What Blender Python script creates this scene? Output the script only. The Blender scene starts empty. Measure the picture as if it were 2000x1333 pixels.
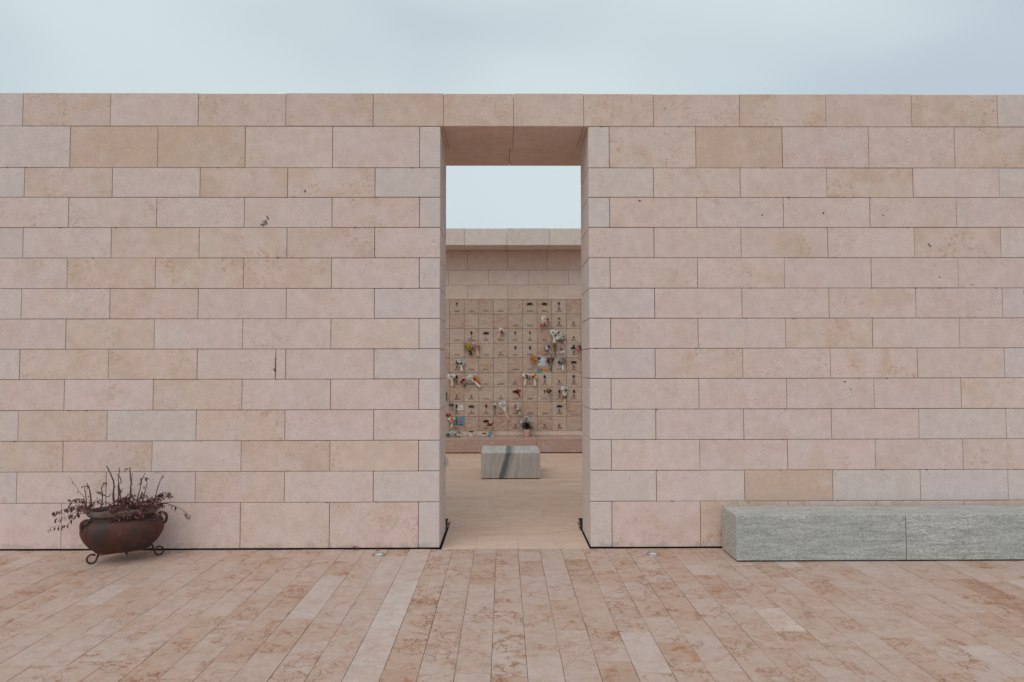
import bpy, bmesh, math, random
from mathutils import Vector, Matrix, noise as mnoise

R = math.radians
scene = bpy.context.scene
COL = scene.collection
rnd = random.Random(11)

# ------------------------------------------------------------------ camera
cam_data = bpy.data.cameras.new('camera')
cam_data.sensor_width = 36.0
cam_data.lens = 24.0
cam_data.shift_x = 0.00284
cam_data.clip_end = 5000
cam = bpy.data.objects.new('camera', cam_data)
COL.objects.link(cam)
cam.location = (0.0, -6.2124, 1.632)
_p, _y, _r = R(2.212), R(0.4444), R(-0.097)
fwd = Vector((math.sin(_y) * math.cos(_p), math.cos(_y) * math.cos(_p), math.sin(_p)))
rgt = Vector((math.cos(_y), -math.sin(_y), 0))
upv = rgt.cross(fwd)
r2 = rgt * math.cos(_r) + upv * math.sin(_r)
u2 = upv * math.cos(_r) - rgt * math.sin(_r)
cam.rotation_euler = Matrix((r2, u2, -fwd)).transposed().to_euler()
scene.camera = cam

# ------------------------------------------------------------------ sky
SUN_EL, SUN_AZ = R(52), math.atan2(-0.50, -0.86)
world = bpy.data.worlds.new('World')
scene.world = world
world.use_nodes = True
wn, wl = world.node_tree.nodes, world.node_tree.links
wn.clear()
w_out = wn.new('ShaderNodeOutputWorld')
sky = wn.new('ShaderNodeTexSky')
sky.sky_type = 'NISHITA'
sky.sun_disc = False
sky.sun_elevation = SUN_EL
sky.sun_rotation = SUN_AZ
sky.air_density = 1.0
sky.dust_density = 2.0
bg_sky = wn.new('ShaderNodeBackground')
bg_sky.inputs['Strength'].default_value = 0.08
wl.new(sky.outputs['Color'], bg_sky.inputs['Color'])
# thin cloud deck: high veil with soft streaks
w_tc = wn.new('ShaderNodeTexCoord')
w_map = wn.new('ShaderNodeMapping')
w_map.inputs['Location'].default_value = (0.35, 0.1, 0.0)
w_map.inputs['Scale'].default_value = (1.0, 1.0, 2.2)
wl.new(w_tc.outputs['Generated'], w_map.inputs['Vector'])
w_n = wn.new('ShaderNodeTexNoise')
w_n.inputs['Scale'].default_value = 1.5
w_n.inputs['Detail'].default_value = 2.5
w_n.inputs['Roughness'].default_value = 0.48
w_n.inputs['Distortion'].default_value = 0.35
wl.new(w_map.outputs['Vector'], w_n.inputs['Vector'])
w_r = wn.new('ShaderNodeMapRange')
w_r.interpolation_type = 'SMOOTHSTEP'
w_r.inputs['From Min'].default_value = 0.34
w_r.inputs['From Max'].default_value = 0.66
w_r.inputs['To Min'].default_value = 0.66
w_r.inputs['To Max'].default_value = 0.93
wl.new(w_n.outputs['Fac'], w_r.inputs['Value'])
bg_cl = wn.new('ShaderNodeBackground')
bg_cl.inputs['Color'].default_value = (0.585, 0.672, 0.700, 1)
bg_cl.inputs['Strength'].default_value = 1.0
w_mix = wn.new('ShaderNodeMixShader')
wl.new(w_r.outputs['Result'], w_mix.inputs['Fac'])
wl.new(bg_sky.outputs[0], w_mix.inputs[1])
wl.new(bg_cl.outputs[0], w_mix.inputs[2])
wl.new(w_mix.outputs[0], w_out.inputs['Surface'])

# ------------------------------------------------------------------ sun (veiled)
sd = bpy.data.lights.new('sun', 'SUN')
sd.energy = 0.85
sd.angle = R(50)
sd.color = (1.0, 0.95, 0.88)
so = bpy.data.objects.new('sun', sd)
COL.objects.link(so)
to_sun = Vector((math.sin(SUN_AZ) * math.cos(SUN_EL), math.cos(SUN_AZ) * math.cos(SUN_EL), math.sin(SUN_EL)))
so.rotation_euler = to_sun.to_track_quat('Z', 'Y').to_euler()
so.location = to_sun * 30

vs = scene.view_settings
vs.view_transform = 'Standard'
vs.look = 'None'
vs.exposure = 0.2
vs.gamma = 1.0
vs.use_curve_mapping = False
scene.cycles.max_bounces = 7
scene.cycles.diffuse_bounces = 5
scene.cycles.glossy_bounces = 2
scene.cycles.transmission_bounces = 0
scene.cycles.transparent_max_bounces = 0
scene.cycles.volume_bounces = 0


# ================================================================== node helpers
class NT:
    def __init__(self, name, rough=0.8, spec=0.3):
        self.m = bpy.data.materials.new(name)
        self.m.use_nodes = True
        self.t = self.m.node_tree
        self.b = self.t.nodes['Principled BSDF']
        self.b.inputs['Roughness'].default_value = rough
        self.b.inputs['Specular IOR Level'].default_value = spec

    def n(self, typ, **kw):
        nd = self.t.nodes.new(typ)
        for k, v in kw.items():
            setattr(nd, k, v)
        return nd

    def put(self, sock, v):
        if isinstance(v, bpy.types.NodeSocket):
            self.t.links.new(v, sock)
        elif isinstance(v, (tuple, list)) and len(v) == 3 and sock.type == 'RGBA':
            sock.default_value = (*v, 1)
        else:
            sock.default_value = v

    def math(self, op, a, b=0.0, c=0.0, clamp=False):
        nd = self.n('ShaderNodeMath', operation=op, use_clamp=clamp)
        self.put(nd.inputs[0], a); self.put(nd.inputs[1], b); self.put(nd.inputs[2], c)
        return nd.outputs[0]

    def vmath(self, op, a, b=(0, 0, 0), s=1.0):
        nd = self.n('ShaderNodeVectorMath', operation=op)
        self.put(nd.inputs[0], a); self.put(nd.inputs[1], b)
        if op == 'SCALE':
            self.put(nd.inputs['Scale'], s)
        return nd.outputs[0]

    def noise(self, vec, scale, detail=4, rough=0.55, dist=0.0, out='Fac'):
        nd = self.n('ShaderNodeTexNoise')
        self.put(nd.inputs['Vector'], vec)
        nd.inputs['Scale'].default_value = scale
        nd.inputs['Detail'].default_value = detail
        nd.inputs['Roughness'].default_value = rough
        nd.inputs['Distortion'].default_value = dist
        return nd.outputs[out]

    def voro(self, vec, scale, feature='F1', rand=1.0):
        nd = self.n('ShaderNodeTexVoronoi', feature=feature)
        self.put(nd.inputs['Vector'], vec)
        nd.inputs['Scale'].default_value = scale
        nd.inputs['Randomness'].default_value = rand
        return nd

    def ss(self, v, a, b, lo=0.0, hi=1.0):
        nd = self.n('ShaderNodeMapRange', interpolation_type='SMOOTHSTEP')
        self.put(nd.inputs['Value'], v)
        nd.inputs['From Min'].default_value = a
        nd.inputs['From Max'].default_value = b
        nd.inputs['To Min'].default_value = lo
        nd.inputs['To Max'].default_value = hi
        return nd.outputs['Result']

    def mix(self, f, a, b, blend='MIX'):
        nd = self.n('ShaderNodeMix', data_type='RGBA', blend_type=blend)
        self.put(nd.inputs[0], f); self.put(nd.inputs[6], a); self.put(nd.inputs[7], b)
        return nd.outputs[2]

    def gray(self, v):
        nd = self.n('ShaderNodeCombineColor')
        for i in range(3):
            self.put(nd.inputs[i], v)
        return nd.outputs[0]

    def attr(self, name):
        return self.n('ShaderNodeAttribute', attribute_name=name)

    def pos(self):
        return self.n('ShaderNodeNewGeometry').outputs['Position']

    def objc(self):
        return self.n('ShaderNodeTexCoord').outputs['Object']

    def sep(self, v):
        nd = self.n('ShaderNodeSeparateXYZ'); self.put(nd.inputs[0], v)
        return nd.outputs

    def comb(self, x, y, z):
        nd = self.n('ShaderNodeCombineXYZ')
        self.put(nd.inputs[0], x); self.put(nd.inputs[1], y); self.put(nd.inputs[2], z)
        return nd.outputs[0]

    def bump(self, h, strength=0.3, dist=0.01):
        nd = self.n('ShaderNodeBump')
        nd.inputs['Strength'].default_value = strength
        nd.inputs['Distance'].default_value = dist
        self.put(nd.inputs['Height'], h)
        self.t.links.new(nd.outputs[0], self.b.inputs['Normal'])

    def color(self, v):
        self.put(self.b.inputs['Base Color'], v)
        return self.m


def seeded(k):
    """world position shifted per piece, so that every stone is cut from another spot"""
    return k.vmath('ADD', k.pos(), k.vmath('SCALE', k.attr('seed').outputs['Vector'], s=60.0))


def mat_wall():
    k = NT('wall_limestone', 0.82, 0.25)
    p = seeded(k)
    at = k.attr('tint')
    sx = k.sep(k.attr('seed').outputs['Vector'])
    c = at.outputs['Color']
    amt = at.outputs['Alpha']
    # broad tan clouds
    f = k.ss(k.noise(p, 3.0, 4, 0.6, 0.5), 0.43, 0.67)
    c = k.mix(k.math('MULTIPLY', f, k.math('MULTIPLY', amt, 0.85), clamp=True), c, (0.615, 0.448, 0.352))
    # greyer clouds
    f = k.ss(k.noise(k.vmath('ADD', p, (7, 3, 1)), 3.2, 2, 0.6), 0.50, 0.75)
    c = k.mix(k.math('MULTIPLY', f, 0.45), c, (0.665, 0.575, 0.545))
    # grainy ochre patches
    g = k.ss(k.noise(k.vmath('ADD', p, (1, 9, 4)), 30, 3, 0.7), 0.5, 0.66)
    h = k.ss(k.noise(k.vmath('ADD', p, (4, 4, 9)), 3.0, 2), 0.48, 0.62)
    c = k.mix(k.math('MULTIPLY', k.math('MULTIPLY', g, h), k.math('MULTIPLY', amt, 0.8)), c, (0.52, 0.325, 0.21))
    # thin rusty hair veins on some stones
    v = k.math('ABSOLUTE', k.math('SUBTRACT', k.noise(p, 7, 4, 0.62, 0.6), 0.5))
    v = k.math('MULTIPLY', k.ss(v, 0.0, 0.016, 1, 0), k.ss(k.noise(k.vmath('ADD', p, (2, 5, 8)), 3.5, 2), 0.55, 0.66))
    c = k.mix(k.math('MULTIPLY', v, k.ss(sx[0], 0.45, 0.9, 0, 0.5)), c, (0.33, 0.19, 0.12))
    # tone mottling and grain
    m1 = k.ss(k.noise(p, 11, 3, 0.6), 0.3, 0.7, 0.955, 1.042)
    m2 = k.ss(k.noise(p, 80, 3, 0.7), 0.3, 0.7, 0.925, 1.07)
    c = k.mix(1.0, c, k.gray(k.math('MULTIPLY', m1, m2)), 'MULTIPLY')
    # pits: small voids scattered in clusters
    vo = k.voro(p, 21)
    pr = k.n('ShaderNodeSeparateColor'); k.put(pr.inputs[0], vo.outputs['Color'])
    pit = k.math('MULTIPLY', k.ss(vo.outputs['Distance'], 0.05, 0.17, 1, 0), k.ss(pr.outputs[0], 0.70, 0.74))
    pit = k.math('MULTIPLY', pit, k.ss(k.noise(k.vmath('ADD', p, (3, 3, 3)), 2.6, 2), 0.50, 0.60))
    pit = k.math('MULTIPLY', pit, k.ss(sx[1], 0.25, 0.6))
    c = k.mix(k.math('MULTIPLY', pit, 0.72), c, (0.16, 0.105, 0.085))
    # larger scarce fossil holes
    q = k.vmath('ADD', p, k.vmath('SCALE', k.noise(p, 22, 3, out='Color'), s=0.06))
    vo2 = k.voro(q, 5.0)
    pr2 = k.n('ShaderNodeSeparateColor'); k.put(pr2.inputs[0], vo2.outputs['Color'])
    hole = k.math('MULTIPLY', k.ss(vo2.outputs['Distance'], 0.05, 0.085, 1, 0), k.ss(pr2.outputs[1], 0.975, 0.98))
    c = k.mix(k.math('MULTIPLY', hole, 0.75), c, (0.12, 0.085, 0.07))
    # splash grime, ragged, along the foot of the wall
    wz = k.sep(k.pos())[2]
    gr = k.math('ADD', k.noise(k.pos(), 13, 3, 0.6), k.ss(wz, 0.0, 0.16, 0.20, -0.25))
    c = k.mix(k.ss(gr, 0.56, 0.76, 0, 0.5), c, (0.40, 0.345, 0.30))
    k.bump(k.noise(p, 60, 2, 0.7), 0.22, 0.006)
    return k.color(c)


def mat_floor(name, vein=1.0, rough=0.55, streak=False, tan=(0.49, 0.345, 0.255), pale=(0.56, 0.465, 0.425), dust=(0.545, 0.445, 0.40), mul=(0.975, 0.90, 0.865)):
    k = NT(name, rough, 0.35)
    p = seeded(k)
    if streak:
        p = k.vmath('MULTIPLY', p, (0.35, 1.6, 1.0))
    at = k.attr('tint')
    c, amt = at.outputs['Color'], at.outputs['Alpha']
    # cloudy tan
    f = k.ss(k.noise(p, 5, 4, 0.62, 0.5), 0.42, 0.72)
    c = k.mix(k.math('MULTIPLY', f, 0.5), c, tan)
    f = k.ss(k.noise(k.vmath('ADD', p, (5, 1, 2)), 7, 3, 0.6), 0.48, 0.75)
    c = k.mix(k.math('MULTIPLY', f, 0.5), c, pale)
    # rust clouds
    f = k.ss(k.noise(k.vmath('ADD', p, (2, 8, 3)), 8, 4, 0.68, 0.8), 0.53, 0.68)
    c = k.mix(k.math('MULTIPLY', f, k.math('MULTIPLY', amt, 0.75 * vein), clamp=True), c, (0.42, 0.215, 0.115))
    # branching rusty veins
    warp = k.vmath('SCALE', k.vmath('SUBTRACT', k.noise(p, 9, 4, 0.6, out='Color'), (0.5, 0.5, 0.5)), s=0.16)
    q = k.vmath('ADD', p, warp)
    e1 = k.voro(q, 10.5, 'DISTANCE_TO_EDGE').outputs['Distance']
    e2 = k.voro(k.vmath('ADD', q, (3.3, 1.7, 0)), 23, 'DISTANCE_TO_EDGE').outputs['Distance']
    wv = k.ss(k.noise(p, 14, 3), 0.3, 0.7, 0.02, 0.085)
    v1 = k.math('SUBTRACT', 1.0, k.math('DIVIDE', e1, wv), clamp=True)
    v2 = k.math('MULTIPLY', k.ss(e2, 0.0, 0.05, 1, 0), 0.6)
    area = k.ss(k.noise(k.vmath('ADD', p, (9, 2, 6)), 4.2, 2, 0.55), 0.47, 0.58)
    v = k.math('MULTIPLY', k.math('MULTIPLY', k.math('MAXIMUM', v1, v2), area), k.math('MULTIPLY', amt, vein * 1.6), clamp=True)
    c = k.mix(k.math('MULTIPLY', v, 0.85), c, (0.31, 0.135, 0.065))
    # grain
    m1 = k.ss(k.noise(p, 18, 4, 0.65), 0.3, 0.7, 0.92, 1.07)
    m2 = k.ss(k.noise(p, 130, 2, 0.6), 0.3, 0.7, 0.92, 1.07)
    c = k.mix(1.0, c, k.gray(k.math('MULTIPLY', m1, m2)), 'MULTIPLY')
    # scuffs: big uneven patches of dust and traffic across the whole paving
    w = k.pos()
    d1 = k.ss(k.noise(w, 0.9, 3, 0.6, 0.3), 0.42, 0.68)
    c = k.mix(k.math('MULTIPLY', d1, 0.3), c, dust)
    # dark crumbs
    cr = k.voro(p, 26)
    pr = k.n('ShaderNodeSeparateColor'); k.put(pr.inputs[0], cr.outputs['Color'])
    cm = k.math('MULTIPLY', k.ss(cr.outputs['Distance'], 0.06, 0.16, 1, 0), k.ss(pr.outputs[0], 0.90, 0.92))
    c = k.mix(k.math('MULTIPLY', cm, 0.6), c, (0.17, 0.11, 0.09))
    c = k.mix(1.0, c, mul, 'MULTIPLY')
    rg = k.ss(k.noise(w, 6, 2), 0.3, 0.7, rough - 0.08, rough + 0.12)
    k.put(k.b.inputs['Roughness'], rg)
    k.bump(k.noise(p, 45, 2, 0.7), 0.12, 0.005)
    return k.color(c)


def mat_granite():
    k = NT('grey_granite', 0.62, 0.35)
    p = seeded(k)
    wob = k.vmath('SCALE', k.vmath('SUBTRACT', k.noise(p, 3.0, 2, out='Color'), (0.5, 0.5, 0.5)), s=0.05)
    q = k.vmath('ADD', p, wob)
    a = k.noise(k.vmath('MULTIPLY', q, (2.2, 18.0, 26.0)), 1.5, 3, 0.65)
    b = k.noise(k.vmath('MULTIPLY', q, (20.0, 70.0, 95.0)), 1.0, 3, 0.7)
    sp = k.noise(k.vmath('MULTIPLY', p, (0.7, 1.0, 1.3)), 190, 2, 0.7)
    big = k.noise(p, 1.3, 2)
    sd_ = k.sep(k.attr('seed').outputs['Vector'])
    c = k.mix(k.ss(a, 0.34, 0.68), (0.365, 0.365, 0.340), (0.535, 0.53, 0.498))
    c = k.mix(k.ss(a, 0.60, 0.72, 0, 0.35), c, (0.56, 0.555, 0.53))
    c = k.mix(k.ss(b, 0.54, 0.70, 0, 0.75), c, (0.15, 0.155, 0.15))
    c = k.mix(k.ss(b, 0.30, 0.44, 0.55, 0), c, (0.60, 0.595, 0.565))
    c = k.mix(k.ss(big, 0.45, 0.70, 0, 0.35), c, (0.335, 0.36, 0.36))
    c = k.mix(1.0, c, k.gray(k.ss(sp, 0.32, 0.68, 0.62, 1.38)), 'MULTIPLY')
    k.bump(sp, 0.3, 0.004)
    return k.color(c)


def mat_marble():
    k = NT('banded_marble', 0.45, 0.4)
    p = seeded(k)
    o = k.sep(k.pos())
    wob = k.noise(p, 5, 4, 0.6)
    u0 = k.math('ADD', o[0], k.math('MULTIPLY', o[2], -0.30))
    u = k.math('ADD', o[0], k.math('MULTIPLY', o[2], -0.09))
    u = k.math('ADD', u, k.math('MULTIPLY', k.math('SUBTRACT', o[1], 3.84), -0.06))
    u = k.math('ADD', u, k.math('MULTIPLY', k.math('SUBTRACT', wob, 0.5), 0.07))
    u0 = k.math('ADD', u0, k.math('MULTIPLY', k.math('SUBTRACT', wob, 0.5), 0.06))
    s = k.comb(k.math('MULTIPLY', u, 26.0), k.math('MULTIPLY', o[1], 1.2), k.math('MULTIPLY', o[2], 2.2))
    a = k.noise(s, 1.0, 6, 0.7)
    c = k.mix(k.ss(a, 0.36, 0.68), (0.46, 0.445, 0.425), (0.64, 0.61, 0.58))
    c = k.mix(k.ss(k.noise(s, 3.0, 5, 0.7), 0.58, 0.72, 0, 0.6), c, (0.16, 0.15, 0.145))
    # the dark slanting band with a paler rim
    wob2 = k.math('MULTIPLY', k.math('SUBTRACT', k.noise(p, 16, 4, 0.7), 0.5), 0.05)
    u0 = k.math('ADD', u0, wob2)
    band = k.math('ABSOLUTE', k.math('SUBTRACT', u0, -0.045))
    edge = k.math('ABSOLUTE', k.math('SUBTRACT', u0, 0.01))
    c = k.mix(k.ss(edge, 0.02, 0.05, 0.65, 0), c, (0.28, 0.30, 0.295))
    c = k.mix(k.ss(band, 0.022, 0.056, 0.9, 0), c, (0.11, 0.145, 0.15))
    sp = k.noise(p, 140, 3, 0.7)
    c = k.mix(1.0, c, k.gray(k.ss(sp, 0.3, 0.7, 0.82, 1.18)), 'MULTIPLY')
    k.bump(sp, 0.1, 0.003)
    return k.color(c)


def mat_plate():
    k = NT('pink_marble', 0.4, 0.4)
    p = seeded(k)
    at = k.attr('tint')
    c = at.outputs['Color']
    amt = at.outputs['Alpha']
    sv = k.attr('seed').outputs['Vector']
    ang = k.math('MULTIPLY', k.math('SUBTRACT', k.sep(sv)[2], 0.5), 0.9)
    rot = k.n('ShaderNodeVectorRotate', rotation_type='Y_AXIS')
    k.put(rot.inputs['Vector'], p); k.put(rot.inputs['Angle'], ang)
    q = k.vmath('MULTIPLY', rot.outputs[0], (4.5, 1.0, 19.0))
    n = k.noise(q, 1.0, 5, 0.65, 1.1)
    c = k.mix(k.math('MULTIPLY', k.ss(n, 0.50, 0.60), amt, clamp=True), c, (0.47, 0.30, 0.225))
    c = k.mix(k.math('MULTIPLY', k.ss(n, 0.36, 0.46, 1, 0), 0.55), c, (0.58, 0.46, 0.37))
    v = k.math('ABSOLUTE', k.math('SUBTRACT', k.noise(k.vmath('ADD', q, (5, 2, 1)), 0.8, 5, 0.6, 1.6), 0.5))
    c = k.mix(k.math('MULTIPLY', k.ss(v, 0.0, 0.03, 0.8, 0), amt), c, (0.30, 0.15, 0.12))
    f = k.ss(k.noise(k.vmath('ADD', p, (3, 1, 6)), 4, 3), 0.58, 0.70, 0, 0.5)
    c = k.mix(f, c, (0.44, 0.40, 0.42))
    g = k.ss(k.noise(p, 60, 3, 0.6), 0.3, 0.7, 0.92, 1.08)
    c = k.mix(1.0, c, k.gray(g), 'MULTIPLY')
    return k.color(c)


def mat_plain(name, rgb, rough=0.6, spec=0.3, metal=0.0, var=0.15, scale=40):
    k = NT(name, rough, spec)
    k.b.inputs['Metallic'].default_value = metal
    n = k.noise(k.objc(), scale, 4, 0.6)
    c = k.mix(1.0, rgb, k.gray(k.ss(n, 0.25, 0.75, 1 - var, 1 + var)), 'MULTIPLY')
    return k.color(c)


def mat_terracotta():
    k = NT('weathered_terracotta', 0.62, 0.3)
    p = k.objc()
    s = k.sep(p)
    c = k.mix(k.ss(k.noise(p, 9, 5, 0.65), 0.4, 0.7), (0.105, 0.036, 0.027), (0.058, 0.028, 0.023))
    run = k.noise(k.vmath('MULTIPLY', p, (9, 9, 3.0)), 1.0, 5, 0.6)
    c = k.mix(k.ss(run, 0.44, 0.66, 0, 0.75), c, (0.042, 0.038, 0.034))
    c = k.mix(k.ss(k.noise(p, 24, 5, 0.7), 0.60, 0.70, 0, 0.6), c, (0.17, 0.045, 0.035))
    c = k.mix(k.ss(k.noise(k.vmath('ADD', p, (2, 3, 4)), 13, 4, 0.6), 0.58, 0.72, 0, 0.5), c, (0.070, 0.085, 0.070))
    g = k.noise(p, 160, 3)
    c = k.mix(1.0, c, k.gray(k.ss(g, 0.3, 0.7, 0.8, 1.2)), 'MULTIPLY')
    k.bump(k.math('ADD', k.noise(p, 30, 5), k.math('MULTIPLY', g, 0.3)), 0.3, 0.006)
    return k.color(c)


def mat_rim():
    k = NT('worn_terracotta_rim', 0.65, 0.3)
    p = k.objc()
    c = k.mix(k.ss(k.noise(p, 12, 5, 0.65), 0.4, 0.65), (0.155, 0.118, 0.10), (0.125, 0.062, 0.048))
    c = k.mix(k.ss(k.noise(p, 40, 4, 0.65), 0.55, 0.7, 0, 0.6), c, (0.19, 0.165, 0.15))
    k.bump(k.noise(p, 60, 4), 0.3, 0.004)
    return k.color(c)


def mat_soil():
    k = NT('dry_soil', 0.95, 0.1)
    p = k.objc()
    c = k.mix(k.ss(k.noise(p, 60, 5, 0.7), 0.4, 0.65), (0.045, 0.04, 0.034), (0.26, 0.235, 0.20))
    k.bump(k.noise(p, 70, 5), 0.8, 0.02)
    return k.color(c)


M = dict(
    wall=mat_wall(),
    floor=mat_floor('veined_limestone_paving', 1.0, 0.55),
    inner=mat_floor('streaked_limestone_paving', 0.35, 0.5, True, (0.58, 0.43, 0.33), (0.68, 0.565, 0.50), (0.65, 0.53, 0.455), (1.03, 0.925, 0.85)),
    granite=mat_granite(), marble=mat_marble(), plate=mat_plate(),
    joint=mat_plain('dark_joint', (0.12, 0.088, 0.075), 0.95, 0.1),
    grout=mat_plain('sandy_grout', (0.30, 0.22, 0.18), 0.95, 0.1),
    gap=mat_plain('black_drain', (0.016, 0.020, 0.022), 0.8, 0.2),
    concrete=mat_plain('sub_base', (0.22, 0.19, 0.17), 0.95, 0.1),
    ground=mat_plain('earth', (0.16, 0.15, 0.11), 0.95, 0.1, var=0.3, scale=3),
    terracotta=mat_terracotta(), rim=mat_rim(), soil=mat_soil(),
    iron=mat_plain('rusty_iron', (0.085, 0.030, 0.024), 0.7, 0.3, var=0.4, scale=60),
    twig=mat_plain('dry_twig', (0.15, 0.085, 0.075), 0.85, 0.15, var=0.4, scale=80),
    leaf=mat_plain('dry_leaf', (0.10, 0.048, 0.045), 0.75, 0.2, var=0.5, scale=50),
    leaf_red=mat_plain('dry_red_leaf', (0.27, 0.115, 0.11), 0.75, 0.2, var=0.4, scale=50),
    leaf_green=mat_plain('green_sprout', (0.03, 0.085, 0.04), 0.6, 0.3),
    steel=mat_plain('brushed_steel', (0.36, 0.36, 0.33), 0.4, 0.5, 0.7),
    lens=mat_plain('frosted_glass', (0.62, 0.68, 0.64), 0.25, 0.5, var=0.06),
    bronze=mat_plain('dark_bronze', (0.017, 0.016, 0.014), 0.5, 0.4),
    bronze_green=mat_plain('green_bronze', (0.02, 0.055, 0.03), 0.55, 0.4),
    bronze_red=mat_plain('red_bronze', (0.07, 0.025, 0.022), 0.55, 0.4),
    letters=mat_plain('bronze_letters', (0.075, 0.055, 0.045), 0.6, 0.3),
    portrait=mat_plain('porcelain_portrait', (0.22, 0.155, 0.13), 0.25, 0.5, var=0.45, scale=45),
    frame=mat_plain('portrait_frame', (0.20, 0.13, 0.095), 0.4, 0.5),
    plastic=mat_plain('white_plastic', (0.68, 0.66, 0.62), 0.5, 0.4, var=0.04),
)


def colmat(name, rgb, rough=0.65):
    if name not in M:
        M[name] = mat_plain(name, rgb, rough, 0.25, var=0.22, scale=60)
    return M[name]


# ================================================================== mesh helpers
def link(name, me, parent=None):
    o = bpy.data.objects.new(name, me)
    COL.objects.link(o)
    if parent is not None:
        o.parent = parent
    return o


def tag(o, label=None, cat=None, group=None, kind=None):
    if label: o['label'] = label
    if cat: o['category'] = cat
    if group: o['group'] = group
    if kind: o['kind'] = kind
    return o


def empty(name, loc=(0, 0, 0)):
    o = bpy.data.objects.new(name, None)
    o.empty_display_size = 0.1
    o.location = loc
    COL.objects.link(o)
    return o


def mesh(name, V, F, mat, smooth=False, tint=None, seed=None):
    me = bpy.data.meshes.new(name)
    me.from_pydata(V, [], F)
    if smooth:
        me.polygons.foreach_set('use_smooth', [True] * len(me.polygons))
    me.materials.append(mat)
    n = len(V)
    if tint is not None:
        a = me.attributes.new('tint', 'FLOAT_COLOR', 'POINT')
        buf = tint if isinstance(tint, list) else list(tint) * n
        a.data.foreach_set('color', buf)
    if seed is not None:
        a = me.attributes.new('seed', 'FLOAT_VECTOR', 'POINT')
        buf = seed if isinstance(seed, list) else list(seed) * n
        a.data.foreach_set('vector', buf)
    me.update()
    return me


def slab_geo(lo, hi, axis, sign, ch):
    """box with its visible face (axis, sign) chamfered by ch: 12 verts, 10 quads"""
    b, c = [i for i in range(3) if i != axis]
    fr = hi[axis] if sign > 0 else lo[axis]
    bk = lo[axis] if sign > 0 else hi[axis]
    V = []
    for d, e in ((bk, 0), (fr - sign * ch, 0), (fr, ch)):
        for (i, j) in ((0, 0), (1, 0), (1, 1), (0, 1)):
            v = [0, 0, 0]
            v[axis] = d
            v[b] = (hi[b] - e) if i else (lo[b] + e)
            v[c] = (hi[c] - e) if j else (lo[c] + e)
            V.append(tuple(v))
    F = [(3, 2, 1, 0), (8, 9, 10, 11)]
    for k in range(4):
        m = (k + 1) % 4
        F.append((k, m, 4 + m, 4 + k)); F.append((4 + k, 4 + m, 8 + m, 8 + k))
    flip = (sign < 0) != (axis == 1)
    if flip:
        F = [tuple(reversed(f)) for f in F]
    return V, F


def slab(name, lo, hi, axis, sign, ch, mat, parent, tint=(0.5, 0.5, 0.5, 0.5), seed=None):
    V, F = slab_geo(lo, hi, axis, sign, ch)
    seed = seed or (rnd.random(), rnd.random(), rnd.random())
    return link(name, mesh(name, V, F, mat, tint=tint, seed=seed), parent)


def bevel_box(name, lo, hi, ch, mat, parent, tint=(0.5, 0.5, 0.5, 0.5), seg=1, jit=0.0):
    bm = bmesh.new()
    bmesh.ops.create_cube(bm, size=1)
    for v in bm.verts:
        for i in range(3):
            v.co[i] = (hi[i] if v.co[i] > 0 else lo[i])
    if ch > 0:
        bmesh.ops.bevel(bm, geom=list(bm.edges), offset=ch, segments=seg, profile=0.5, affect='EDGES')
    V = [tuple(v.co) for v in bm.verts]
    bm.verts.index_update()
    F = [tuple(v.index for v in f.verts) for f in bm.faces]
    bm.free()
    return link(name, mesh(name, V, F, mat, tint=tint, seed=(rnd.random(), rnd.random(), rnd.random())), parent)


STUFF = {'foliage', 'stems', 'spray', 'ribbon', 'white_feathers', 'sprigs'}      # tufts too small to pick apart


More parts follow.
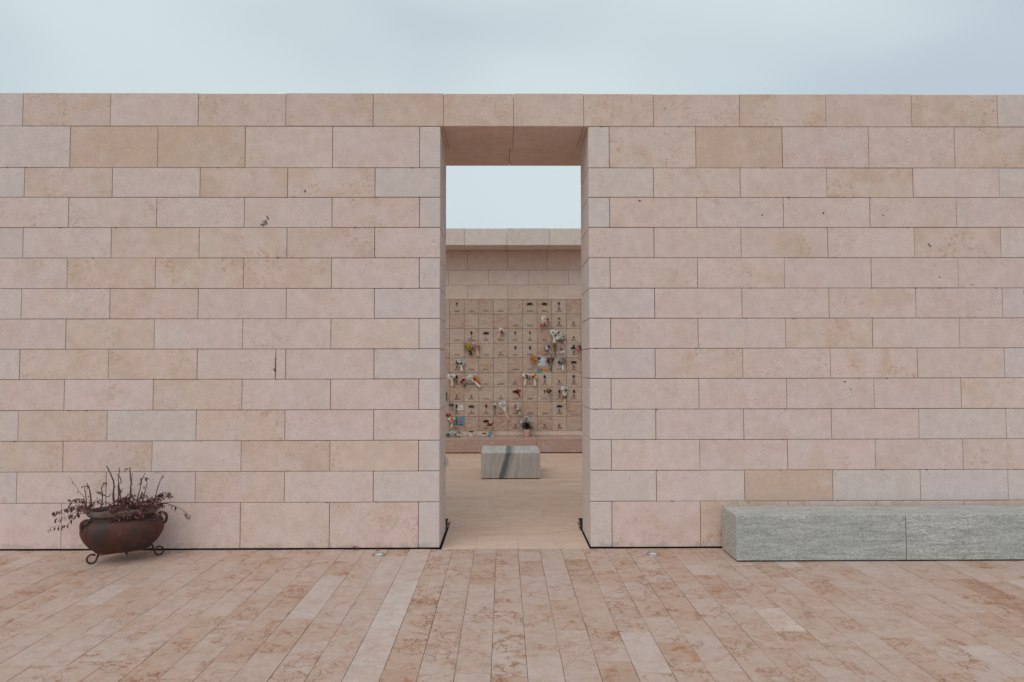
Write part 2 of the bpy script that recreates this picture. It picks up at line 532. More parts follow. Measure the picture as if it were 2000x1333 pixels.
class MB:
    def __init__(self):
        self.V, self.F = [], []

    def add(self, V, F):
        o = len(self.V)
        self.V += [tuple(v) for v in V]
        self.F += [tuple(i + o for i in f) for f in F]
        return self

    def box(self, lo, hi):
        x0, y0, z0 = lo; x1, y1, z1 = hi
        return self.add([(x0, y0, z0), (x1, y0, z0), (x1, y1, z0), (x0, y1, z0), (x0, y0, z1), (x1, y0, z1), (x1, y1, z1), (x0, y1, z1)],
                        [(3, 2, 1, 0), (4, 5, 6, 7), (0, 1, 5, 4), (1, 2, 6, 5), (2, 3, 7, 6), (3, 0, 4, 7)])

    def tube(self, pts, rad, seg=6, cap=True, flat=1.0):
        pts = [Vector(p) for p in pts]
        if not isinstance(rad, (list, tuple)):
            rad = [rad] * len(pts)
        V, F = [], []
        ref = None
        for i, p in enumerate(pts):
            t = (pts[min(i + 1, len(pts) - 1)] - pts[max(i - 1, 0)]).normalized()
            if ref is None:
                ref = Vector((0, 1, 0)) if abs(t.y) < 0.9 else Vector((1, 0, 0))
            a = (ref - t * ref.dot(t)).normalized()
            ref = a
            b = t.cross(a)
            for k in range(seg):
                th = 2 * math.pi * k / seg
                V.append(p + (a * math.cos(th) * flat + b * math.sin(th)) * rad[i])
        for i in range(len(pts) - 1):
            for k in range(seg):
                m = (k + 1) % seg
                F.append((i * seg + k, i * seg + m, (i + 1) * seg + m, (i + 1) * seg + k))
        if cap:
            F.append(tuple(reversed(range(seg))))
            F.append(tuple(range((len(pts) - 1) * seg, len(pts) * seg)))
        return self.add(V, F)

    def lathe(self, prof, seg=16, c=(0, 0, 0)):
        V, F = [], []
        for (r, z) in prof:
            for k in range(seg):
                th = 2 * math.pi * k / seg
                V.append((c[0] + r * math.cos(th), c[1] + r * math.sin(th), c[2] + z))
        for i in range(len(prof) - 1):
            for k in range(seg):
                m = (k + 1) % seg
                F.append((i * seg + k, i * seg + m, (i + 1) * seg + m, (i + 1) * seg + k))
        F.append(tuple(reversed(range(seg))))
        F.append(tuple(range((len(prof) - 1) * seg, len(prof) * seg)))
        return self.add(V, F)

    def poly(self, pts2, y0, y1):
        """outline in x,z extruded in y"""
        n = len(pts2)
        V = [(x, y0, z) for x, z in pts2] + [(x, y1, z) for x, z in pts2]
        F = [tuple(range(n)), tuple(reversed(range(n, 2 * n)))]
        for k in range(n):
            m = (k + 1) % n
            F.append((k, k + n, m + n, m))
        return self.add(V, F)

    def leaf(self, p, d, up, ln, w, droop=0.3):
        """a folded, curved leaf of eight triangles"""
        p = Vector(p); d = Vector(d).normalized()
        s = d.cross(Vector(up))
        if s.length < 1e-3:
            s = d.cross(Vector((1, 0, 0)))
        s.normalize()
        n = s.cross(d)
        mid = p + d * ln * 0.5 + n * ln * droop * 0.35
        tip = p + d * ln - n * ln * droop * 0.4
        a = mid + s * w * 0.5 + n * w * 0.25
        b = mid - s * w * 0.5 + n * w * 0.25
        self.add([p, a, tip, b, mid], [(0, 1, 4), (1, 2, 4), (2, 3, 4), (3, 0, 4)])
        return self

    def build(self, name, mat, parent=None, smooth=False, weld=False, **kw):
        if weld:
            bm = bmesh.new()
            vs_ = [bm.verts.new(v) for v in self.V]
            for f in self.F:
                bm.faces.new([vs_[i] for i in f])
            bmesh.ops.remove_doubles(bm, verts=bm.verts[:], dist=1e-5)
            bm.verts.index_update()
            self.V = [tuple(v.co) for v in bm.verts]
            self.F = [tuple(v.index for v in f.verts) for f in bm.faces]
            bm.free()
        o = link(name, mesh(name, self.V, self.F, mat, smooth, **kw), parent)
        if name in STUFF:
            o['kind'] = 'stuff'
        return o


def smooth_path(pts, n=4):
    pts = [Vector(p) for p in pts]
    out = []
    for i in range(len(pts) - 1):
        p0, p1, p2, p3 = pts[max(i - 1, 0)], pts[i], pts[i + 1], pts[min(i + 2, len(pts) - 1)]
        for k in range(n):
            t = k / n
            out.append(0.5 * (2 * p1 + (p2 - p0) * t + (2 * p0 - 5 * p1 + 4 * p2 - p3) * t * t + (3 * p1 - p0 - 3 * p2 + p3) * t ** 3))
    out.append(pts[-1])
    return out


# ================================================================== the ground
g = MB().add([(-600, -600, -0.16), (600, -600, -0.16), (600, 600, -0.16), (-600, 600, -0.16)], [(0, 1, 2, 3)]).build('ground', M['ground'])
tag(g, 'bare earth ground beyond the stone paving', 'ground', kind='structure')

# ------------------------------------------------------------------ paving before the wall
PAVE = MB().box((-11, -13, -0.12), (11, 0.62, -0.022)).build('pavement', M['grout'])
tag(PAVE, 'pinkish veined limestone paving laid in long strips before the wall', 'pavement', kind='structure')

TILE_W = 0.1942
tiles = []          # (score, lo, hi, tint)
HAND = {            # stones that stand out: (column, y from, y to): tint
    (-2, -0.62, -1.62): (0.56, 0.535, 0.51, 0.10), (-3, -1.7, -2.6): (0.545, 0.50, 0.475, 0.12)}


def floor_tint():
    u = rnd.random()
    if u < 0.05: return (0.575, 0.495, 0.46, 0.10)
    if u < 0.40: return (0.555, 0.452, 0.405, 0.3 + 0.4 * rnd.random())
    if u < 0.76: return (0.540, 0.426, 0.368, 0.4 + 0.5 * rnd.random())
    if u < 0.95: return (0.520, 0.395, 0.325, 0.7 + 0.4 * rnd.random())
    return (0.49, 0.35, 0.275, 1.3)


def in_view(x, y):
    d = y + 6.2124
    return d > 3.25 and abs(x) < 0.79 * d + 0.12


for ci in range(-52, 53):
    x0 = 0.124 + ci * TILE_W
    if x0 < -10 or x0 > 9.9:
        continue
    y = -0.004
    first = True
    while y > -12.5:
        ln = rnd.choice((0.29, 0.36, 0.42, 0.48, 0.55, 0.62)) + rnd.uniform(-0.02, 0.02)
        if first:
            ln *= rnd.uniform(0.25, 1.0); first = False
        y1 = y - ln
        t = floor_tint()
        cy = (y + y1) / 2
        if ci == -5:
            t = (0.60, 0.555, 0.525, 0.15) if -1.15 > cy > -2.1 else (0.59, 0.51, 0.48, 0.2)
        if False:
            t = (0.60, 0.55, 0.52, 0.15)
        if ci == -8 and -1.0 > cy > -1.95:
            t = (0.575, 0.505, 0.48, 0.12)
        if ci in (-1, -4, 3, 4, 5) and rnd.random() < 0.75:
            t = (t[0], t[1], t[2], 0.9 + 0.5 * rnd.random())
        if ci == 17 and -1.2 > cy > -1.75:
            t = (0.43, 0.275, 0.21, 1.3)
        if ci == 8 and (-1.4 > cy > -1.95 or -.75 > cy > -1.1):
            t = (0.66, 0.575, 0.535, 0.3)
        if ci == 2 and cy > -0.2:
            t = (0.56, 0.46, 0.38, 0.15)
        g1 = 0.0006 + rnd.random() * 0.0013
        zt = rnd.uniform(-0.0014, 0.0014)
        lo = (x0 + g1, y1 + 0.0008, -0.045)
        hi = (x0 + TILE_W - g1, y - 0.0008, zt)
        vis = in_view((lo[0] + hi[0]) / 2, min(y, -0.05)) or in_view((lo[0] + hi[0]) / 2, y1)
        d = cy + 6.2124
        score = ln / max(d, 0.5) ** 3 if vis else -1
        tiles.append((score, lo, hi, t))
        y = y1
tiles.sort(key=lambda q: -q[0])
for s, lo, hi, t in tiles[:300]:
    slab('paving_stone', lo, hi, 2, 1, 0.0010, M['floor'], PAVE, t)


def joined(name, items, axis, sign, ch, mat, parent):
    V, F, T, S = [], [], [], []
    for lo, hi, t in items:
        v, f = slab_geo(lo, hi, axis, sign, ch)
        o = len(V)
        V += v
        F += [tuple(i + o for i in q) for q in f]
        T += list(t) * len(v)
        S += [rnd.random(), rnd.random(), rnd.random()] * 1 * len(v) if False else list((rnd.random(), rnd.random(), rnd.random())) * len(v)
    o = link(name, mesh(name, V, F, mat, tint=T, seed=S), parent)
    o['kind'] = 'stuff'
    return o


joined('paving_stones_beyond', [(lo, hi, t) for s, lo, hi, t in tiles[300:]], 2, 1, 0.0010, M['floor'], PAVE)

# ------------------------------------------------------------------ threshold and courtyard floor
XL, XR, TH = -0.581, 0.781, 0.636          # doorway jambs, depth of the front leaf
COURT = MB().box((-9, 0.62, -0.12), (9, 8.6, -0.022)).build('courtyard_floor', M['grout'])
tag(COURT, 'tan limestone courtyard floor laid crosswise behind the doorway', 'floor', kind='structure')
# dark drain slots beside the jambs
for x0, x1 in ((XL - 0.045, XL + 0.017), (XR - 0.009, XR + 0.045)):
    MB().box((x0, 0.008, -0.0215), (x1, 0.912, -0.017)).build('drain_slot', M['gap'], COURT)
    xs = XL + 0.017 if x0 < 0 else XR - 0.009
    s = -1 if x0 < 0 else 1
    MB().box((min(xs, xs - s * 0.004), 0.004, -0.018), (max(xs, xs - s * 0.004), 0.91, -0.0005)).build('drain_edge', M['steel'], COURT)
for a, b in ((XL - 0.279, XL - 0.046), (XR + 0.046, XR + 0.279)):      # paving in the rebates behind the jambs
    slab('threshold_stone', (a, TH + 0.002, -0.045), (b, 0.878, 0.0), 2, 1, 0.0006, M['inner'], COURT, (0.64, 0.52, 0.45, 0.1))
xs = [XL + 0.018, -0.26, 0.13, 0.47, XR - 0.010]
for a, b in zip(xs[:-1], xs[1:]):
    slab('threshold_stone', (a + 0.0004, 0.002, -0.045), (b - 0.0004, 0.4785, 0.0), 2, 1, 0.0006, M['inner'], COURT, (0.66, 0.545, 0.48, 0.1))
planks = []
y, row = 0.480, 0
while y < 6.86:
    w = 0.2
    off = rnd.uniform(0, 0.9)
    lim = 8.8
    x = -lim + off
    xa = -lim
    cuts = []
    while x < lim:
        cuts.append(x); x += rnd.choice((0.5, 0.62, 0.75, 0.9)) + rnd.uniform(-.03, .03)
    cuts = [-lim] + cuts + [lim]
    for a, b in zip(cuts[:-1], cuts[1:]):
        if y < 0.90:                      # leave the drain slots and the wall footing free
            a2, b2 = max(a, XL + 0.018), min(b, XR - 0.010)
            if b2 - a2 < 0.03:
                continue
        else:
            a2, b2 = a, b
        cx = (a2 + b2) / 2
        u = rnd.random()
        t = ((0.65, 0.52, 0.435, 0.5) if u < .5 else (0.625, 0.49, 0.40, 0.8) if u < .75 else (0.67, 0.54, 0.46, 0.3) if u < .93 else (0.68, 0.575, 0.505, 0.2))
        d = y + 6.2
        lim_x = 0.105 * d + 0.15
        sc = 1 / d if a2 < 0.1 + lim_x + 0.6 and b2 > 0.1 - lim_x - 0.6 else -abs(cx) - 1
        planks.append((sc, (a2 + 0.0004, y + 0.0010, -0.045), (b2 - 0.0004, y + w - 0.0010, rnd.uniform(-.0008, .0008)), t))
    y += w
planks.sort(key=lambda q: -q[0])
for s, lo, hi, t in planks[:240]:
    slab('paving_stone', lo, hi, 2, 1, 0.0006, M['inner'], COURT, t)
joined('paving_stones_beyond', [(lo, hi, t) for s, lo, hi, t in planks[240:]], 2, 1, 0.0006, M['inner'], COURT)

# ================================================================== the great wall
WALL = empty('stone_wall', (0.1, 0, 0))
tag(WALL, 'tall pinkish limestone block wall with a doorway cut through it', 'wall', kind='thing')
WALL.location = (0, 0, 0)
Z = [4.1596, 3.8511, 3.4661, 3.1910, 2.9130, 2.6333, 2.3533, 2.0769, 1.8021, 1.5277, 1.2497, 0.9731, 0.6972, 0.4193, 0.011]
TINT = dict(G=(0.660, 0.560, 0.530, 0.20), P=(0.692, 0.545, 0.508, 0.40), M=(0.690, 0.538, 0.488, 0.60), T=(0.680, 0.520, 0.455, 0.80),
            K=(0.625, 0.452, 0.362, 0.45), S=(0.685, 0.528, 0.468, 1.05))
ROWS = {1: ('GTPTTT', 'TTSTTG'), 2: ('GKKPPG', 'GTKPMT'), 3: ('GTPTSG', 'GMPTPG'), 4: ('PPPPTG', 'GTPPMP'), 5: ('GPTTTP', 'PMMPSG'),
        6: ('PTSTPG', 'GMMPPP'), 7: ('GPTPMG', 'GPPMPG'), 8: ('PTPPMG', 'GMPSPP'), 9: ('GTTPPG', 'GTMSPG'), 10: ('MPTPPG', 'GPPPPM'),
        11: ('GTGTPP', 'GPPPGG'), 12: ('TTPTTG', 'GPPMPM'), 13: ('GPPTPG', 'GPKGGG'), 14: ('PPMMMG', 'GMTMTT')}
JT = 0.0021


def vary(t, s=0.022):
    k = 1 + rnd.uniform(-s, s)
    return (t[0] * k, t[1] * k * (1 + rnd.uniform(-.012, .012)), t[2] * k * (1 + rnd.uniform(-.02, .02)), t[3] * rnd.uniform(0.6, 1.3))


def wall_block(x0, x1, c, key, depth=0.2):
    j = [JT * rnd.uniform(0.7, 1.25) for _ in range(4)]
    yo = rnd.uniform(-0.0022, 0.0022)
    slab('block', (x0 + j[0], yo, Z[c] + j[1]), (x1 - j[2], depth, Z[c - 1] - j[3] + (rnd.uniform(-.004, .003) if c == 1 else 0)), 1, -1, 0.003,
         M['wall'], WALL, vary(TINT[key]))


X_END = 8.4
for c in range(1, 15):
    L, Rr = ROWS[c]
    if c == 1:
        left = [-1.2 - 0.803 * k for k in range(0, 10)]
        edges = left[::-1] + [-0.554, 0.093, 0.741, 1.385] + [1.385 + 0.80 * k for k in range(1, 10)]
        for a, b in zip(edges[:-1], edges[1:]):
            if a < -X_END or b > X_END + .3:
                continue
            if b <= -0.5:
                k = round((-0.554 - b) / 0.80)
                key = L[5 - k] if k < 6 else rnd.choice('PMTG')
            elif a >= 0.7:
                k = round((a - 0.741) / 0.80)
                key = Rr[k] if k < 6 else rnd.choice('PMTG')
            else:
                key = 'T'
            if -0.6 < a < 1.0 or -1.3 < a < -0.5:
                j = JT
                bevel_box('block', (a + j * .6, rnd.uniform(-.001, .001), Z[1] + 0.002), (b - j * .6, TH, Z[0] + rnd.uniform(-.003, .003)), 0.004, M['wall'], WALL, vary(TINT[key]))
            else:
                wall_block(a, b, c, key)
        continue
    even = c % 2 == 0
    # quoins at the doorway, solid through the front leaf
    xq = -0.772 if even else -1.180
    bevel_box('quoin', (xq + JT, rnd.uniform(-.0015, .0015), Z[c] + JT), (XL + rnd.uniform(-.001, .001), TH, Z[c - 1] - JT), 0.007, M['wall'], WALL,
              vary(TINT[L[5]]), 2)
    xe = xq
    for k in range(4, -1, -1):
        wall_block(xe - 0.80, xe, c, L[k]); xe -= 0.80
    while xe > -X_END:
        wall_block(xe - 0.80, xe, c, rnd.choice('PPMTG')); xe -= 0.80
    xq = 0.976 if even else 1.381
    bevel_box('quoin', (XR + rnd.uniform(-.001, .001), rnd.uniform(-.0015, .0015), Z[c] + JT), (xq - JT, TH, Z[c - 1] - JT), 0.007, M['wall'], WALL,
              vary(TINT[Rr[0]]), 2)
    xe = xq
    for k in range(1, 6):
        wall_block(xe, xe + 0.80, c, Rr[k]); xe += 0.80
    while xe < X_END:
        wall_block(xe, xe + 0.80, c, rnd.choice('PPMTG')); xe += 0.80
# core, rear leaf and footing
for lo, hi in (((-9.2, 0.012, 0.02), (-1.21, 0.63, 3.84)), ((-1.16, 0.012, 0.02), (-0.80, 0.62, 3.84)), ((1.42, 0.012, 0.02), (9.2, 0.63, 3.84)),
               ((1.0, 0.012, 0.02), (1.36, 0.62, 3.84)), ((-9.2, 0.012, 3.845), (-2.1, 0.63, 4.12)), ((2.4, 0.012, 3.845), (9.2, 0.63, 4.12)),
               ((-1.9, 0.016, 3.87), (2.1, 0.61, 4.125)), ((-8.5, 0.66, 3.87), (8.5, 1.21, 4.12))):
    MB().box(lo, hi).build('core', M['joint'], WALL)
for lo, hi in (((-9.2, 0.02, -0.02), (XL - 0.02, 1.2, 0.0095)), ((XR + 0.02, 0.02, -0.02), (9.2, 1.2, 0.0095))):
    MB().box(lo, hi).build('footing', M['gap'], WALL)
XL2, XR2 = XL - 0.28, XR + 0.28
for c in range(2, 15):
    zl, zh = Z[c] + JT, Z[c - 1] - JT
    w1 = 0.6 if c % 2 else 0.4
    bevel_box('quoin', (XL2 - w1, TH + 0.004, zl), (XL2, 1.245, zh), 0.005, M['wall'], WALL, vary(TINT['M']))
    bevel_box('quoin', (XR2, TH + 0.004, zl), (XR2 + w1, 1.245, zh), 0.005, M['wall'], WALL, vary(TINT['M']))
    for s, xa in ((-1, XL2 - w1), (1, XR2 + w1)):
        for q in range(9):
            a, b = (xa - 0.8, xa) if s < 0 else (xa, xa + 0.8)
            slab('block', (a + JT, TH + 0.3, zl), (b - JT, 1.245, zh), 1, 1, 0.003, M['wall'], WALL, vary(TINT[rnd.choice('PMT')]))
            xa = xa + s * 0.8
for lo, hi in (((-8.6, TH + 0.006, 0.02), (XL2 - 0.62, 1.22, 3.84)), ((XR2 + 0.62, TH + 0.006, 0.02), (8.6, 1.22, 3.84))):
    MB().box(lo, hi).build('core', M['joint'], WALL)
for a, b in ((-1.50, 0.062), (0.062, 1.66)):
    bevel_box('lintel', (a + 0.0015, TH + 0.005, Z[1] + 0.004), (b - 0.0015, 1.245, Z[0] - 0.01), 0.004, M['wall'], WALL, vary(TINT['T']))
bevel_box('lintel', (-8.6, TH + 0.005, Z[1] + 0.004), (-1.503, 1.245, Z[0] - 0.01), 0.004, M['wall'], WALL, TINT['T'])
bevel_box('lintel', (1.663, TH + 0.005, Z[1] + 0.004), (8.6, 1.245, Z[0] - 0.01), 0.004, M['wall'], WALL, TINT['T'])

# fossil marks, a dark crack and chipped joint edges in the face of the wall
def face_mark(name, strokes, r):
    for pts in strokes:
        p3 = smooth_path([(x, -.0012, z) for x, z in pts], 3)
        n = len(p3)
        MB().tube(p3, [r * (.45 + .8 * math.sin(math.pi * (i + .7) / (n + .4))) * rnd.uniform(.7, 1.2) for i in range(n)], 6, flat=.35).build(name, M['joint'], WALL)


face_mark('fossil_mark', [[(-2.170, 3.022), (-2.152, 2.998), (-2.148, 2.985)], [(-2.205, 2.975), (-2.185, 2.965), (-2.165, 2.988)], [(-2.178, 2.975), (-2.166, 2.955), (-2.172, 2.938)],
                          [(-2.200, 2.952), (-2.192, 2.935), (-2.200, 2.925)], [(-2.222, 2.935), (-2.212, 2.945), (-2.205, 2.932)], [(-2.185, 2.955), (-2.180, 2.940)]], .0045)
face_mark('crack', [[(-2.071, 1.797), (-2.069, 1.74), (-2.073, 1.69), (-2.070, 1.63), (-2.072, 1.56), (-2.071, 1.532)]], .0038)
face_mark('fossil_mark', [[(-2.09, 1.625), (-2.08, 1.615), (-2.078, 1.60)], [(-1.823, 3.262), (-1.818, 3.25), (-1.822, 3.238)], [(1.24, 3.165), (1.25, 3.158), (1.262, 3.163)],
                          [(2.372, 3.035), (2.378, 3.028), (2.382, 3.022)], [(3.915, 2.755), (3.922, 2.742), (3.93, 2.736)], [(3.905, 2.765), (3.912, 2.758)], [(3.10, 1.50), (3.12, 1.492)], [(3.158, 1.432), (3.165, 1.424)],
                          [(3.49, 3.03), (3.50, 3.022)], [(2.94, 3.055), (2.948, 3.04)], [(4.0, 2.46), (4.006, 2.445)]], .0055)
chips = MB()
cr_ = random.Random(8)
for q in range(80):
    c = cr_.randrange(1, 14)
    x = cr_.uniform(-4.9, 4.9)
    if XL - .05 < x < XR + .05:
        continue
    z = Z[c]
    w, h = cr_.uniform(.004, .013), cr_.uniform(.002, .0045)
    pts = [(x + w * math.cos(a) * cr_.uniform(.6, 1.2), z + h * math.sin(a) * cr_.uniform(.6, 1.3)) for a in [k * math.pi / 4 for k in range(8)]]
    chips.poly(pts, -.0032, .004)
o = chips.build('chipped_edges', M['joint'], WALL)
o['kind'] = 'stuff'

# small white gate contact on the left jamb
SENS = empty('gate_contact', (XL, 0.60, 0.70))
tag(SENS, 'small white plastic box fixed to the edge of the left jamb', 'sensor')
bevel_box('housing', (0.001, -0.03, -0.052), (0.022, 0.03, 0.052), 0.006, M['plastic'], SENS, seg=2)
bevel_box('cover', (0.0225, -0.022, -0.040), (0.030, 0.022, 0.034), 0.003, M['plastic'], SENS, seg=2)

# ================================================================== niche wall at the back
NW = empty('columbarium', (0, 7.378, 0))
tag(NW, 'columbarium wall of square pink marble plates under a stone overhang', 'columbarium')
NY = 7.378                                     # everything below is given relative to y = NY
MB().box((-8.8, 0.03, 0.0), (8.8, 0.9, 4.2)).build('core', M['joint'], NW)
NT_ = (0.68, 0.54, 0.455, 0.45)


def nw(name, lo, hi, t, mat='wall', ch=0.003, axis=1, sign=-1):
    return slab(name, lo, hi, axis, sign, ch, M[mat], NW, vary(t))


for zl, zh, x0, hue in ((2.988, 3.278, -0.719, NT_), (3.278, 3.577, -0.305, NT_), (3.577, 3.971, -0.725, (0.66, 0.49, 0.42, 0.5)), (0.277, 0.369, -0.725, (0.68, 0.56, 0.47, 0.3))):
    k = -9
    while x0 + 0.8 * (k + 1) < 8.2:
        a = x0 + 0.8 * k
        nw('block', (a + .002, rnd.uniform(-.001, .001), zl + .002), (a + .798, 0.05, zh - .002), hue)
        k += 1
k = -9
while -0.752 + 0.813 * (k + 1) < 8.2:
    a = -0.752 + 0.813 * k
    bevel_box('fascia_block', (a + .002, 6.782 - NY, 3.973), (a + .811, 0.25, 4.295 + rnd.uniform(-.003, .003)), 0.004, M['wall'], NW, vary((0.66, 0.57, 0.52, 0.45)))
    k += 1
# ledge
for a, b in ((-8.4, -5.2), (-5.2, -2.9), (-2.9, 0.62), (0.62, 3.1), (3.1, 5.6), (5.6, 8.4)):
    bevel_box('ledge_stone', (a + .002, 6.816 - NY, 0.018), (b - .002, 0.05, 0.2745), 0.006, M['plate'], NW, (0.44, 0.305, 0.26, 0.5), 2)
MB().box((-8.4, 6.84 - NY, -0.02), (8.4, 0.04, 0.019)).build('footing', M['gap'], NW)

# ------------------------------------------------------------------ the plates and what is fixed on them
PX0, PP, PZ0 = -1.080, 0.2909, 0.369
CODES = {  # (row from top, column): c cross, b budded cross, g green cross, r red cross, w sprig, W green sprig, o lamp, p portrait, f small figure, i lettering
    1: ['', 'ci', 'i', 'i', 'i', '', 'wi', 'wi', 'bpi', ''],
    2: ['', '', '', '', '', 'i', 'i', 'w', 'spi', 'pi'],
    3: ['', 'i', 'bfi', 'wfi', 'si', 'ci', 'cfi', 'i', 'wi', 'pi'],
    4: ['', 'i', 'i', 'i', 'fi', 'gi', 'ri', 'i', 'i', 'Xpi'],
    5: ['', 'opi', 'i', 'i', '', 'i', 'i', 'i', 'oi', 'wpi'],
    6: ['', 'opi', 'i', 'i', 'i', 'fi', 'ci', 'opi', 'pi', 'bpi'],
    7: ['', 'pi', 'pi', 'i', 'fi', 'wi', 'i', 'ci', 'opi', 'opi'],
    8: ['', 'opi', 'Wfi', 'bfi', 'i', 'i', 'i', 'i', 'wpi', ''],
    9: ['', 'i', '', 'wi', '', 'pi', 'i', 'pi', 'pi', ''],
}
o_mesh = {}


def proto(key, mb, mat):
    o_mesh[key] = mesh(key, mb.V, mb.F, mat)


proto('cross', MB().box((-.006, -.012, -.034), (.006, -.0005, .034)).box((-.020, -.0115, .006), (.020, -.001, .018)), M['bronze'])
bud = MB()
bud.poly([(-.006, -.042), (.006, -.042), (.009, -.01), (.024, .004), (.026, .014), (.010, .018), (.009, .036), (0, .042), (-.009, .036), (-.010, .018), (-.026, .014), (-.024, .004), (-.009, -.01)], -.014, -.0005)
proto('budded_cross', bud, M['bronze'])
proto('green_cross', bud, M['bronze_green'])
lam = MB().poly([(-.010, -.034), (.010, -.034), (.012, -.022), (.021, -.008), (.022, .010), (.014, .024), (.005, .036), (-.005, .036), (-.014, .024), (-.022, .010), (-.021, -.008), (-.012, -.022)], -.022, -.0005)
proto('lamp_ornament', lam, M['bronze'])
proto('red_ornament', lam, M['bronze_red'])
spr = MB()
spr.poly([(-.062, -.016), (-.03, -.021), (.03, -.021), (.060, -.014), (.048, .002), (.034, .004), (.024, .016), (.008, .024), (-.008, .022), (-.022, .012), (-.036, .008), (-.046, -.004)], -.016, -.0005)
for q in range(7):
    a = -1.2 + q * 0.4
    spr.leaf((math.sin(a) * .03, -.012, -.004), (math.sin(a) * 1.2, -.35, .22 + .35 * math.cos(a)), (0, -1, 0), .038, .018, .3)
proto('sprig_ornament', spr, M['bronze'])
proto('green_sprig_ornament', spr, M['bronze_green'])
sm = MB().poly([(-.024, -.008), (0, -.013), (.024, -.008), (.026, .004), (.01, .012), (-.012, .011), (-.026, .003)], -.012, -.0005)
proto('small_ornament', sm, M['bronze'])
oval = [(math.cos(2 * math.pi * q / 14), math.sin(2 * math.pi * q / 14)) for q in range(14)]
proto('portrait_frame', MB().poly([(x * .023, z * .030) for x, z in oval], -.006, -.0005), M['frame'])
proto('portrait', MB().poly([(x * .018, z * .025) for x, z in oval], -.0075, -.004), M['portrait'])
proto('small_figure', MB().poly([(-.010, -.022), (.010, -.022), (.012, .0), (.006, .010), (.006, .022), (-.006, .022), (-.006, .010), (-.013, -.002)], -.004, -.0005), M['frame'])


def lettering(seed):
    q = random.Random(seed)
    mb = MB()
    for zz, wd in ((0.000, q.uniform(.075, .11)), (-.0165, q.uniform(.085, .125))):
        x = -wd / 2
        while x < wd / 2:
            w = q.uniform(.005, .009)
            mb.box((x, -.0025, zz - .0042), (x + w, -.0003, zz + .0042))
            x += w + q.choice((.0022, .0022, .0022, .008))
    return mesh('lettering', mb.V, mb.F, M['letters'])


LETTERS = [lettering(q) for q in range(8)]
KEYS = dict(c='cross', b='budded_cross', g='green_cross', r='red_ornament', w='sprig_ornament', W='green_sprig_ornament', o='lamp_ornament', s='small_ornament')


def on_plate(plate, key, x, z):
    o = link(key, o_mesh[key], plate)
    o.location = (x, 0, z)
    o.rotation_euler = (0, rnd.uniform(-.06, .06), 0)
    return o


PLATES = {}
for row in range(1, 10):
    for cidx in range(-6, 16):
        x0 = PX0 + PP * (cidx - 1)
        zt = PZ0 + PP * (10 - row)
        xm, zm = x0 + PP / 2, zt - PP / 2
        u = rnd.random()
        t = ((0.535, 0.42, 0.335, 0.6) if u < .5 else (0.52, 0.395, 0.31, 0.8) if u < .8 else (0.55, 0.44, 0.36, 0.5) if u < .93 else (0.50, 0.365, 0.285, 1.0))
        if (row, cidx) in ((1, 5), (1, 9), (2, 4), (8, 9), (9, 2), (9, 4), (9, 5)):
            t = (0.54, 0.395, 0.31, 1.0)
        V, F = slab_geo((-PP / 2 + .0026, rnd.uniform(-.001, .001), -PP / 2 + .0026), (PP / 2 - .0026, 0.04, PP / 2 - .0026), 1, -1, .002)
        pl = link('niche_plate', mesh('niche_plate', V, F, M['plate'], tint=vary(t), seed=(rnd.random(), rnd.random(), rnd.random())), NW)
        pl.location = (xm, 0, zm)
        PLATES[(row, cidx)] = pl
        code = CODES[row][cidx] if 0 <= cidx <= 9 else rnd.choice(('', 'i', 'ci', 'pi', 'wi', 'opi', 'i'))
        for ch in code:
            if ch == 'i':
                o = link('lettering', LETTERS[rnd.randrange(8)], pl); o['kind'] = 'stuff'
                o.location = (rnd.uniform(-.004, .004), 0, -PP / 2 + .068)
            elif ch == 'p':
                on_plate(pl, 'portrait_frame', rnd.uniform(-.006, .004), -.034)
                on_plate(pl, 'portrait', pl.children[-1].location.x, -.034)
            elif ch == 'f':
                on_plate(pl, 'small_figure', 0, -.040)
            elif ch == 'X':
                on_plate(pl, 'sprig_ornament', 0, .05); on_plate(pl, 'cross', 0, .084)
            else:
                on_plate(pl, KEYS[ch], rnd.uniform(-.003, .003), .056)


# ================================================================== stone benches
def bench_stone(name, lo, hi, mat, parent, seg=2):
    return bevel_box(name, lo, hi, 0.006, mat, parent, seg=seg)


GB = empty('granite_bench', (3.37, -0.26, 0))
tag(GB, 'long low bench of two grey streaked granite blocks against the wall', 'bench')
GB.location = (0, 0, 0)
bench_stone('granite_block', (1.948, -0.443, 0.010), (3.3775, -0.066, 0.389), M['granite'], GB)
bench_stone('granite_block', (3.3825, -0.4425, 0.010), (4.812, -0.066, 0.3885), M['granite'], GB)
MB().box((1.962, -0.432, 0.001), (4.80, -0.076, 0.012)).build('footing', M['gap'], GB)
MBn = empty('marble_bench', (0, 0, 0))
tag(MBn, 'square grey marble seat block with a dark slanting band in the courtyard', 'bench')
bench_stone('marble_block', (-0.336, 3.842, 0.010), (0.533, 4.742, 0.381), M['marble'], MBn)
MB().box((-0.324, 3.852, 0.0012), (0.521, 4.73, 0.012)).build('footing', M['gap'], MBn)

# ================================================================== recessed ground lights
for (x, y, lab) in ((-1.093, -0.183, 'small round steel ground light set in the paving left of the doorway'),
                    (1.298, -0.196, 'small round steel ground light set in the paving right of the doorway')):
    gl = empty('ground_light', (x, y, 0.0))
    tag(gl, lab, 'ground light', 'recessed ground lights by the wall')
    MB().lathe([(.060, -.01), (.060, .004), (.056, .0065), (.039, .0065), (.038, .003), (.038, -.01)], 28).build('ring', M['steel'], gl, True)
    MB().lathe([(.0375, -.008), (.0375, .0035), (.030, .0055), (.001, .0062)], 24).build('lens', M['lens'], gl, True)

